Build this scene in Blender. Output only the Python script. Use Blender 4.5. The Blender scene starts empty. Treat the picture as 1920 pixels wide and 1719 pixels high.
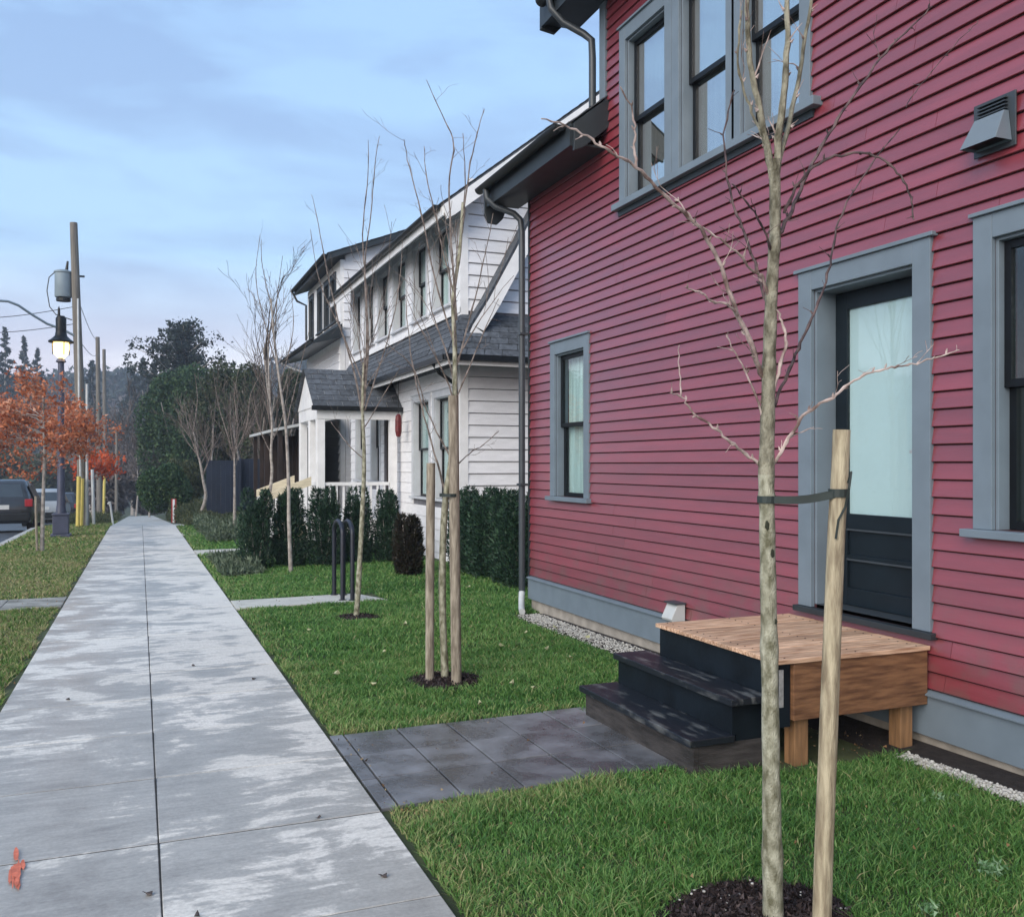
import bpy, math, random
import numpy as np
from mathutils import Vector, Matrix
random.seed(7); rng = np.random.default_rng(7)
S = bpy.context.scene
COL = S.collection
# ------------------------------------------------------------------ camera
EYE = 1.6; F = 1740.0; TH = math.radians(21.85); c, s = math.cos(TH), math.sin(TH)
cam = bpy.data.cameras.new('camera'); co = bpy.data.objects.new('camera', cam); COL.objects.link(co)
co.location = (0, 0, EYE); co.rotation_euler = (math.radians(90), 0, -TH)
cam.sensor_fit = 'HORIZONTAL'; cam.sensor_width = 36; cam.lens = F / 1920 * 36
cam.shift_y = 10.5 / 1920; cam.clip_start = 0.05; cam.clip_end = 3000
S.camera = co
# ------------------------------------------------------------------ world: overcast blue dusk
SUN_EL, SUN_AZ = math.radians(30), math.radians(232)      # azimuth measured clockwise from +Y
W = bpy.data.worlds.new('World'); S.world = W; W.use_nodes = True
nt = W.node_tree; N = nt.nodes; L = nt.links; N.clear()
out = N.new('ShaderNodeOutputWorld'); bg = N.new('ShaderNodeBackground'); bg.inputs[1].default_value = 0.087
sky = N.new('ShaderNodeTexSky'); sky.sky_type = 'NISHITA'; sky.sun_disc = False
sky.sun_elevation = SUN_EL; sky.sun_rotation = SUN_AZ; sky.altitude = 50; sky.air_density = 1.2; sky.dust_density = 1.5
tc = N.new('ShaderNodeTexCoord')
sep = N.new('ShaderNodeSeparateXYZ'); L.new(tc.outputs['Generated'], sep.inputs[0])
ramp = N.new('ShaderNodeValToRGB'); L.new(sep.outputs['Z'], ramp.inputs[0])
cr = ramp.color_ramp
stops = [(0.0, (5.9, 5.7, 6.3)), (0.05, (6.6, 6.0, 6.6)), (0.10, (6.3, 6.2, 6.9)), (0.15, (4.2, 5.0, 6.3)), (0.21, (3.0, 4.6, 6.5)), (0.42, (2.5, 4.0, 6.1)), (1.0, (2.9, 4.2, 5.9))]
while len(cr.elements) < len(stops): cr.elements.new(0.5)
for e, (p, col) in zip(cr.elements, stops):
    e.position = p; e.color = (col[0] / 10, col[1] / 10, col[2] / 10, 1)
mp = N.new('ShaderNodeMapping'); mp.inputs['Scale'].default_value = (1.5, 1.5, 6.0); mp.inputs['Rotation'].default_value = (0.10, 0.16, 0.3)
L.new(tc.outputs['Generated'], mp.inputs[0])
no = N.new('ShaderNodeTexNoise'); no.inputs['Scale'].default_value = 2.6; no.inputs['Detail'].default_value = 5; no.inputs['Roughness'].default_value = .55
no.inputs['Distortion'].default_value = .35
L.new(mp.outputs[0], no.inputs['Vector'])
r2 = N.new('ShaderNodeValToRGB'); L.new(no.outputs[0], r2.inputs[0])
r2.color_ramp.elements[0].position = .40; r2.color_ramp.elements[0].color = (0, 0, 0, 1)
r2.color_ramp.elements[1].position = .60; r2.color_ramp.elements[1].color = (1, 1, 1, 1)
dk = N.new('ShaderNodeMix'); dk.data_type = 'RGBA'; dk.blend_type = 'MULTIPLY'
L.new(r2.outputs[0], dk.inputs[0]); L.new(ramp.outputs[0], dk.inputs[6]); dk.inputs[7].default_value = (.78, .755, .81, 1)
sc = N.new('ShaderNodeVectorMath'); sc.operation = 'SCALE'; sc.inputs['Scale'].default_value = 10.0
L.new(dk.outputs[2], sc.inputs[0])
mx = N.new('ShaderNodeMix'); mx.data_type = 'RGBA'; mx.inputs[0].default_value = .84
L.new(sky.outputs[0], mx.inputs[6]); L.new(sc.outputs[0], mx.inputs[7])
L.new(mx.outputs[2], bg.inputs[0]); L.new(bg.outputs[0], out.inputs[0])
sl = bpy.data.lights.new('sun', 'SUN'); sl.energy = 1.5; sl.angle = math.radians(50); sl.color = (1, .90, .77)
so = bpy.data.objects.new('sun', sl); COL.objects.link(so)
sd = Vector((math.sin(SUN_AZ) * math.cos(SUN_EL), math.cos(SUN_AZ) * math.cos(SUN_EL), math.sin(SUN_EL)))
so.rotation_euler = sd.to_track_quat('Z', 'Y').to_euler()
S.view_settings.view_transform = 'Standard'; S.view_settings.look = 'None'; S.view_settings.gamma = 1
S.view_settings.exposure = 1.16; S.view_settings.use_curve_mapping = False
S.render.engine = 'CYCLES'

# ------------------------------------------------------------------ materials
def mat(name, col, rough=.6, var=.15, scale=8, bump=0, col2=None, stretch=(1, 1, 1), spec=.5, rvar=0, metal=0, detail=4, coord='world', obj_rand=0, lo=.35, hi=.65):
    m = bpy.data.materials.new(name); m.use_nodes = True; n = m.node_tree.nodes; l = m.node_tree.links
    b = n['Principled BSDF']; b.inputs['Roughness'].default_value = rough; b.inputs['Metallic'].default_value = metal
    b.inputs['Specular IOR Level'].default_value = spec
    if coord == 'world':
        g = n.new('ShaderNodeNewGeometry'); src = g.outputs['Position']
    else:
        g = n.new('ShaderNodeTexCoord'); src = g.outputs['Object']
    mpn = n.new('ShaderNodeMapping'); mpn.inputs['Scale'].default_value = stretch; l.new(src, mpn.inputs[0])
    nz = n.new('ShaderNodeTexNoise'); nz.inputs['Scale'].default_value = scale; nz.inputs['Detail'].default_value = detail
    l.new(mpn.outputs[0], nz.inputs['Vector'])
    rp = n.new('ShaderNodeValToRGB'); l.new(nz.outputs[0], rp.inputs[0])
    if col2 is None:
        a = tuple(x * (1 - var) for x in col); z = tuple(min(1, x * (1 + var)) for x in col)
    else: a, z = col, col2
    rp.color_ramp.elements[0].position = lo; rp.color_ramp.elements[0].color = (*a, 1)
    rp.color_ramp.elements[1].position = hi; rp.color_ramp.elements[1].color = (*z, 1)
    last = rp.outputs[0]
    if obj_rand:
        oi = n.new('ShaderNodeObjectInfo'); mr = n.new('ShaderNodeMapRange')
        mr.inputs[3].default_value = 1 - obj_rand; mr.inputs[4].default_value = 1 + obj_rand; l.new(oi.outputs['Random'], mr.inputs[0])
        vm = n.new('ShaderNodeVectorMath'); vm.operation = 'SCALE'; l.new(last, vm.inputs[0]); l.new(mr.outputs[0], vm.inputs['Scale']); last = vm.outputs[0]
    l.new(last, b.inputs['Base Color'])
    if rvar:
        mr = n.new('ShaderNodeMapRange'); mr.inputs[3].default_value = rough - rvar; mr.inputs[4].default_value = rough + rvar
        l.new(nz.outputs[0], mr.inputs[0]); l.new(mr.outputs[0], b.inputs['Roughness'])
    if bump:
        bp = n.new('ShaderNodeBump'); bp.inputs['Strength'].default_value = bump; bp.inputs['Distance'].default_value = .01
        nz2 = n.new('ShaderNodeTexNoise'); nz2.inputs['Scale'].default_value = scale * 6; nz2.inputs['Detail'].default_value = 3
        l.new(mpn.outputs[0], nz2.inputs['Vector']); l.new(nz2.outputs[0], bp.inputs['Height']); l.new(bp.outputs[0], b.inputs['Normal'])
    return m
def leafmat(name, c1, c2, rough=.55, trans=.25):
    """per-blade / per-leaf colour stored as a face attribute 'rnd'"""
    m = bpy.data.materials.new(name); m.use_nodes = True; n = m.node_tree.nodes; l = m.node_tree.links
    b = n['Principled BSDF']; b.inputs['Roughness'].default_value = rough; b.inputs['Specular IOR Level'].default_value = .3
    at_ = n.new('ShaderNodeAttribute'); at_.attribute_name = 'rnd'
    rp = n.new('ShaderNodeValToRGB'); l.new(at_.outputs['Fac'], rp.inputs[0])
    cols = [c1, c2] if not isinstance(c1, list) else c1
    while len(rp.color_ramp.elements) < len(cols): rp.color_ramp.elements.new(.5)
    for i, cc in enumerate(cols):
        rp.color_ramp.elements[i].position = i / (len(cols) - 1); rp.color_ramp.elements[i].color = (*cc, 1)
    l.new(rp.outputs[0], b.inputs['Base Color'])
    if trans:
        t = n.new('ShaderNodeBsdfTranslucent'); l.new(rp.outputs[0], t.inputs[0])
        mxs = n.new('ShaderNodeMixShader'); mxs.inputs[0].default_value = trans
        o = n['Material Output']; l.new(b.outputs[0], mxs.inputs[1]); l.new(t.outputs[0], mxs.inputs[2]); l.new(mxs.outputs[0], o.inputs[0])
    return m
def glassmat(name, tint=(.86, .93, .94), base=.10):
    m = bpy.data.materials.new(name); m.use_nodes = True; n = m.node_tree.nodes; l = m.node_tree.links
    n.clear(); o = n.new('ShaderNodeOutputMaterial'); tr = n.new('ShaderNodeBsdfTransparent'); tr.inputs[0].default_value = (*tint, 1)
    gl = n.new('ShaderNodeBsdfGlossy'); gl.inputs['Roughness'].default_value = .015
    lw = n.new('ShaderNodeLayerWeight'); lw.inputs['Blend'].default_value = .5
    fr = n.new('ShaderNodeMath'); fr.operation = 'POWER'; fr.inputs[1].default_value = 4.0; l.new(lw.outputs['Facing'], fr.inputs[0])
    nz = n.new('ShaderNodeTexNoise'); nz.inputs['Scale'].default_value = 1.7; bp = n.new('ShaderNodeBump'); bp.inputs['Strength'].default_value = .04; bp.inputs['Distance'].default_value = .03
    g = n.new('ShaderNodeNewGeometry'); l.new(g.outputs['Position'], nz.inputs['Vector']); l.new(nz.outputs[0], bp.inputs['Height']); l.new(bp.outputs[0], gl.inputs['Normal'])
    ad = n.new('ShaderNodeMath'); ad.operation = 'ADD'; ad.use_clamp = True; ad.inputs[1].default_value = base; l.new(fr.outputs[0], ad.inputs[0])
    mxs = n.new('ShaderNodeMixShader'); l.new(ad.outputs[0], mxs.inputs[0]); l.new(tr.outputs[0], mxs.inputs[1]); l.new(gl.outputs[0], mxs.inputs[2]); l.new(mxs.outputs[0], o.inputs[0])
    return m
M = {}
M['red'] = mat('red_siding_paint', (.222, .034, .049), .36, .10, 3, .10, stretch=(1, .6, 6), spec=.95, rvar=.08, obj_rand=.11)
M['greyback'] = mat('grey_sheathing', (.16, .16, .18), .8)
bb = M['red'].node_tree.nodes['Principled BSDF']
def splash(m):
    n = m.node_tree.nodes; l = m.node_tree.links; b = n['Principled BSDF']; src = b.inputs['Base Color'].links[0].from_socket
    g = n.new('ShaderNodeNewGeometry'); sp = n.new('ShaderNodeSeparateXYZ'); l.new(g.outputs['Position'], sp.inputs[0])
    mr = n.new('ShaderNodeMapRange'); mr.inputs[1].default_value = .95; mr.inputs[2].default_value = .25; mr.inputs[3].default_value = 0; mr.inputs[4].default_value = .8; l.new(sp.outputs['Z'], mr.inputs[0])
    z = n.new('ShaderNodeTexNoise'); z.inputs['Scale'].default_value = 7; z.inputs['Detail'].default_value = 8; l.new(g.outputs['Position'], z.inputs['Vector'])
    m2 = n.new('ShaderNodeMapRange'); m2.inputs[1].default_value = .42; m2.inputs[2].default_value = .68; l.new(z.outputs[0], m2.inputs[0])
    mu = n.new('ShaderNodeMath'); mu.operation = 'MULTIPLY'; l.new(mr.outputs[0], mu.inputs[0]); l.new(m2.outputs[0], mu.inputs[1])
    mx_ = n.new('ShaderNodeMix'); mx_.data_type = 'RGBA'; l.new(mu.outputs[0], mx_.inputs[0]); l.new(src, mx_.inputs[6]); mx_.inputs[7].default_value = (.13, .075, .065, 1); l.new(mx_.outputs[2], b.inputs['Base Color'])
splash(M['red']); bb.inputs['Coat Weight'].default_value = .42; bb.inputs['Coat Roughness'].default_value = .30; bb.inputs['Coat IOR'].default_value = 1.6
M['redback'] = mat('red_sheathing', (.05, .01, .015), .8)
M['trim'] = mat('grey_blue_trim_paint', (.160, .203, .243), .5, .06, 5, .05, spec=.5)
M['trimdark'] = mat('dark_slate_paint', (.020, .027, .033), .5, .12, 6, .05)
M['black'] = mat('black_sash_paint', (.006, .008, .011), .4, .2, 6, spec=.25)
M['door'] = mat('navy_black_door_paint', (.007, .013, .019), .4, .15, 5, .03, spec=.3)
M['white'] = mat('white_siding_paint', (.78, .78, .80), .45, .05, 4, .06, stretch=(1, 1, 5), obj_rand=.03)
M['whitetrim'] = mat('white_trim_paint', (.80, .80, .80), .45, .06, 5)
M['palegrey'] = mat('pale_grey_trim_paint', (.52, .54, .57), .5, .06, 5)
M['blind'] = mat('door_blind', (.86, .88, .87), .45, .03, 1.5, 0, spec=.5)
M['curtain'] = mat('pale_curtain', (.68, .74, .70), .8, .25, 3, 0, stretch=(14, 14, .3))
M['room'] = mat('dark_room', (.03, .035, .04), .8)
M['glass'] = glassmat('coated_window_glass', base=.60); M['clearglass'] = glassmat('clear_glass', base=.07)
M['shingle'] = mat('grey_asphalt_shingle', (.075, .085, .10), .85, .35, 14, .4, obj_rand=.28)
M['moss'] = mat('mossy_roof_edge', (.03, .035, .04), .9, 0, 30, .5, col2=(.16, .16, .15))
M['gutter'] = mat('black_gutter_metal', (.008, .010, .012), .4, .1, 6, spec=.35)
M['downspout'] = mat('slate_downspout_metal', (.042, .052, .062), .4, .08, 5)
M['concrete'] = mat('foundation_concrete', (.34, .31, .27), .85, .18, 8, .3)
M['deck'] = mat('cedar_deck_board', (.34, .185, .11), .65, 0, 5, .25, col2=(.74, .50, .34), stretch=(1.2, 14, 14), obj_rand=.22, detail=8)
M['cedar'] = mat('cedar_lumber', (.11, .048, .022), .65, 0, 4, .35, col2=(.26, .13, .062), stretch=(1.5, 1.5, 12), obj_rand=.08, detail=8)
M['post'] = mat('pale_fir_post', (.23, .125, .058), .7, .3, 4, .2, stretch=(8, 8, 1))
M['stepwear'] = mat('worn_black_step_paint', (.008, .011, .017), .45, 0, 5.5, .2, col2=(.12, .125, .125), stretch=(3.2, .8, 2), spec=.5, detail=9, lo=.53, hi=.70)
M['step'] = mat('black_step_paint', (.005, .009, .014), .5, .3, 6, .1, spec=.25)
M['stepwood'] = mat('weathered_step_board', (.038, .034, .033), .75, .5, 5, .3, stretch=(1, 1, 6))
M['steel'] = mat('galvanised_bracket', (.5, .5, .5), .4, .2, 30, metal=.6)
M['paver'] = mat('wet_slate_paver', (.092, .092, .098), .28, 0, 4.2, .3, col2=(.225, .23, .25), spec=.6, rvar=.2, obj_rand=.2, detail=12, lo=.42, hi=.70)
M['pad'] = mat('pale_new_concrete', (.50, .49, .44), .8, .1, 5, .2)
M['oldslab'] = mat('stained_old_concrete', (.17, .165, .145), .85, 0, 5, .3, col2=(.34, .33, .30))
M['joint'] = mat('dark_joint_filler', (.022, .021, .020), .9, .3, 40)
M['kerb'] = mat('kerb_concrete', (.42, .42, .40), .8, .2, 5, .3)
M['asphalt'] = mat('damp_asphalt', (.045, .047, .052), .5, .3, 6, .3, rvar=.15)
M['soil'] = mat('lawn_soil', (.030, .040, .016), .95, 0, 5, .5, col2=(.060, .078, .028))
M['mulchbase'] = mat('mulch_soil', (.018, .013, .012), .95, .4, 20, .6)
M['far'] = mat('far_ground', (.05, .06, .035), .95, .3, .3)
M['bark'] = mat('pale_young_bark', (.13, .125, .075), .8, 0, 34, .7, col2=(.44, .43, .33), stretch=(1, 1, .5), detail=8)
M['barktop'] = mat('grey_green_bark', (.09, .08, .05), .8, 0, 34, .7, col2=(.34, .32, .24), stretch=(1, 1, .5), detail=6)
M['knot'] = mat('dark_bark_scar', (.03, .035, .02), .9, .4, 30)
M['twig'] = mat('brown_twig', (.15, .095, .08), .7, 0, 18, .2, col2=(.58, .47, .43), detail=3)
M['darktwig'] = mat('dark_brown_twig', (.035, .022, .026), .7, 0, 25, .2, col2=(.15, .10, .095), detail=3)
M['twigfar'] = mat('grey_brown_twig', (.09, .07, .06), .8, 0, 18, .2, col2=(.27, .225, .20), detail=3)
M['bark_grey'] = mat('grey_bark', (.22, .19, .17), .85, 0, 14, .5, col2=(.42, .38, .34))
M['stake'] = mat('pale_wood_stake', (.22, .175, .115), .75, 0, 9, .5, col2=(.52, .45, .31), stretch=(5, 5, .8), detail=8)
M['stakegrey'] = mat('weathered_grey_stake_wood', (.17, .14, .105), .8, 0, 9, .5, col2=(.38, .33, .26), stretch=(5, 5, .8), detail=8)
M['strap'] = mat('dark_green_strap', (.02, .03, .028), .6, .2, 10)
M['navy'] = mat('navy_fence_paint', (.016, .026, .050), .6, .18, 2, .1, obj_rand=.1)
M['brown'] = mat('dark_brown_board', (.025, .016, .014), .8, .3, 3, .2, obj_rand=.2)
M['pole'] = mat('weathered_pole_wood', (.17, .155, .135), .85, .25, 3, .4, stretch=(6, 6, .4))
M['transformer'] = mat('grey_transformer_paint', (.23, .29, .33), .5, .08, 3)
M['wire'] = mat('black_wire', (.06, .065, .07), .6)
M['lamp'] = mat('blue_grey_lamp_post_paint', (.055, .062, .10), .45, .15, 5)
M['yellow'] = mat('yellow_guard_plastic', (.62, .50, .13), .5, .1, 4)
M['lightgrey'] = mat('light_grey_metal', (.50, .52, .52), .5, .1, 4)
M['redmark'] = mat('red_marker_plastic', (.35, .03, .03), .5, .1, 5)
M['tan'] = mat('tan_stair_board', (.66, .58, .42), .7, .12, 4, .1, stretch=(1, 1, 6))
M['redlamp'] = mat('red_ornament', (.12, .008, .010), .5, .4, 20)
M['rack'] = mat('navy_black_powder_coat', (.012, .015, .026), .45, .1, 8)
M['cardark'] = mat('dark_car_paint', (.018, .02, .025), .2, .1, 3, spec=.8)
M['carsilver'] = mat('silver_car_paint', (.30, .33, .36), .3, .06, 3, spec=.8)
M['tyre'] = mat('black_rubber', (.012, .012, .012), .8)
M['tail'] = mat('red_tail_lens', (.30, .012, .02), .25)
M['dglass'] = mat('dark_car_glass', (.03, .04, .05), .08, .1, 3, spec=.9)
M['pebble'] = mat('pale_gravel', (.30, .285, .26), .8, 0, 40, 0, col2=(.60, .59, .55))
M['chip'] = leafmat('mulch_chip', [(.012, .009, .010), (.03, .021, .021), (.055, .04, .042), (.10, .075, .07)], None, .8, 0)
M['grass'] = leafmat('grass_blade', [(.034, .105, .028), (.078, .205, .046), (.135, .285, .07), (.24, .375, .12), (.40, .36, .18)], None, .5, .3)
M['dry'] = leafmat('verge_grass_blade', [(.050, .12, .03), (.10, .21, .045), (.17, .27, .07), (.30, .30, .13), (.46, .38, .22)], None, .6, .25)
M['yew'] = leafmat('dark_yew_leaf', [(.010, .026, .017), (.018, .048, .030), (.034, .078, .046), (.065, .125, .07)], None, .5, .15)
M['yewbrown'] = leafmat('browned_yew_leaf', [(.012, .014, .010), (.035, .024, .018), (.022, .034, .020), (.06, .038, .028)], None, .6, .15)
M['orange'] = leafmat('orange_oak_leaf', [(.20, .05, .03), (.40, .12, .055), (.58, .20, .09), (.66, .36, .24)], None, .55, .3)
M['litter'] = leafmat('dead_leaf_scrap', [(.05, .03, .02), (.14, .08, .04), (.26, .15, .07), (.34, .27, .15)], None, .8, .1)
M['flame'] = leafmat('bright_orange_leaf', [(.42, .06, .02), (.62, .10, .03), (.72, .18, .06)], None, .5, .35)
M['conifer'] = leafmat('conifer_needles', [(.014, .024, .022), (.026, .040, .034), (.045, .06, .048)], None, .7, .1)
M['evergreen'] = leafmat('evergreen_leaf', [(.010, .030, .015), (.022, .060, .026), (.045, .10, .038), (.10, .15, .065)], None, .6, .15)
M['evergreen2'] = leafmat('dull_evergreen_leaf', [(.014, .026, .014), (.028, .05, .024), (.055, .08, .038), (.10, .105, .06)], None, .7, .15)
M['olive'] = leafmat('olive_shrub_leaf', [(.03, .045, .02), (.06, .08, .035), (.12, .12, .06)], None, .6, .2)
M['sage'] = leafmat('grey_green_groundcover_leaf', [(.05, .075, .045), (.10, .14, .085), (.20, .24, .17)], None, .6, .2)
M['twiggy'] = leafmat('bare_twig_mass', [(.055, .042, .036), (.10, .078, .066), (.17, .14, .12)], None, .8, 0)
M['mauve'] = leafmat('far_bare_wood', [(.06, .052, .05), (.11, .095, .09), (.18, .155, .15)], None, .9, 0)
M['blade_weed'] = leafmat('pale_weed_leaf', [(.10, .22, .09), (.20, .36, .18), (.32, .46, .28)], None, .5, .3)
M['paleleaf'] = mat('pale_fallen_leaf', (.36, .36, .20), .6, .3, 20)
M['brownleaf'] = mat('brown_fallen_leaf', (.06, .045, .04), .6, .3, 20)
m = bpy.data.materials.new('lit_lamp_glass'); m.use_nodes = True; b = m.node_tree.nodes['Principled BSDF']
b.inputs['Base Color'].default_value = (1, .8, .5, 1); b.inputs['Emission Color'].default_value = (1, .66, .22, 1); b.inputs['Emission Strength'].default_value = 1.7; M['lampglass'] = m

def sidewalkmat():
    m = bpy.data.materials.new('damp_broom_finished_concrete'); m.use_nodes = True; n = m.node_tree.nodes; l = m.node_tree.links
    b = n['Principled BSDF']; g = n.new('ShaderNodeNewGeometry'); oi = n.new('ShaderNodeObjectInfo')
    def noise(sc, st, det=6, rough=.6, dist=0.):
        mp_ = n.new('ShaderNodeMapping'); mp_.inputs['Scale'].default_value = st; l.new(g.outputs['Position'], mp_.inputs[0])
        z = n.new('ShaderNodeTexNoise'); z.inputs['Scale'].default_value = sc; z.inputs['Detail'].default_value = det; z.inputs['Roughness'].default_value = rough; z.inputs['Distortion'].default_value = dist
        l.new(mp_.outputs[0], z.inputs['Vector']); return z.outputs[0]
    def rampn(src, a, bb):
        r = n.new('ShaderNodeMapRange'); r.inputs[1].default_value = a; r.inputs[2].default_value = bb; l.new(src, r.inputs[0]); return r.outputs[0]
    big = noise(1.7, (1.0, 1.3, 1), 10, .70, .4); streak = noise(3.0, (1.0, 5, 1), 6, .6); fine = noise(55, (1, 1, 1), 4, .7)
    speck = noise(9, (1, 1, 1), 3, .5)
    mth = n.new('ShaderNodeMath'); mth.operation = 'MULTIPLY_ADD'; l.new(streak, mth.inputs[0]); mth.inputs[1].default_value = .35; l.new(big, mth.inputs[2])
    sp_ = n.new('ShaderNodeSeparateXYZ'); l.new(g.outputs['Position'], sp_.inputs[0])
    by = rampn(sp_.outputs['Y'], 5.6, 7.6); bx = rampn(sp_.outputs['X'], .1, 1.0); by2 = rampn(sp_.outputs['Y'], 6.2, 3.2)
    q1 = n.new('ShaderNodeMath'); q1.operation = 'MULTIPLY'; l.new(bx, q1.inputs[0]); q1.inputs[1].default_value = .10
    q2 = n.new('ShaderNodeMath'); q2.operation = 'MULTIPLY_ADD'; l.new(by, q2.inputs[0]); q2.inputs[1].default_value = .075; l.new(q1.outputs[0], q2.inputs[2])
    q3 = n.new('ShaderNodeMath'); q3.operation = 'ADD'; l.new(mth.outputs[0], q3.inputs[0]); l.new(q2.outputs[0], q3.inputs[1]); mth = q3
    dry = rampn(mth.outputs[0], .735, .80)
    damp = rampn(mth.outputs[0], .50, .70)
    m1 = n.new('ShaderNodeMix'); m1.data_type = 'RGBA'; l.new(damp, m1.inputs[0]); m1.inputs[6].default_value = (.285, .270, .248, 1); m1.inputs[7].default_value = (.40, .385, .355, 1)
    m2 = n.new('ShaderNodeMix'); m2.data_type = 'RGBA'; l.new(dry, m2.inputs[0]); l.new(m1.outputs[2], m2.inputs[6]); m2.inputs[7].default_value = (.66, .635, .585, 1)
    fr = n.new('ShaderNodeMapRange'); fr.inputs[1].default_value = .3; fr.inputs[2].default_value = .7; fr.inputs[3].default_value = .84; fr.inputs[4].default_value = 1.14; l.new(fine, fr.inputs[0])
    orr = n.new('ShaderNodeMapRange'); orr.inputs[3].default_value = .94; orr.inputs[4].default_value = 1.06; l.new(oi.outputs['Random'], orr.inputs[0])
    pr = n.new('ShaderNodeMath'); pr.operation = 'MULTIPLY'; l.new(fr.outputs[0], pr.inputs[0]); l.new(orr.outputs[0], pr.inputs[1])
    # dark broom streaks across the walk
    st = n.new('ShaderNodeMapRange'); st.inputs[1].default_value = .3; st.inputs[2].default_value = .7; st.inputs[3].default_value = .86; st.inputs[4].default_value = 1.1; l.new(noise(6, (.5, 7, 1), 6, .65), st.inputs[0])
    pr2 = n.new('ShaderNodeMath'); pr2.operation = 'MULTIPLY'; l.new(pr.outputs[0], pr2.inputs[0]); l.new(st.outputs[0], pr2.inputs[1])
    vm = n.new('ShaderNodeVectorMath'); vm.operation = 'SCALE'; l.new(m2.outputs[2], vm.inputs[0]); l.new(pr2.outputs[0], vm.inputs['Scale']); l.new(vm.outputs[0], b.inputs['Base Color'])
    rr = n.new('ShaderNodeMapRange'); rr.inputs[3].default_value = .36; rr.inputs[4].default_value = .75; l.new(dry, rr.inputs[0]); l.new(rr.outputs[0], b.inputs['Roughness'])
    bp = n.new('ShaderNodeBump'); bp.inputs['Strength'].default_value = .25; bp.inputs['Distance'].default_value = .006
    l.new(noise(22, (.4, 6, 1), 5, .7), bp.inputs['Height']); l.new(bp.outputs[0], b.inputs['Normal'])
    return m
M['walk'] = sidewalkmat()

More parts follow.
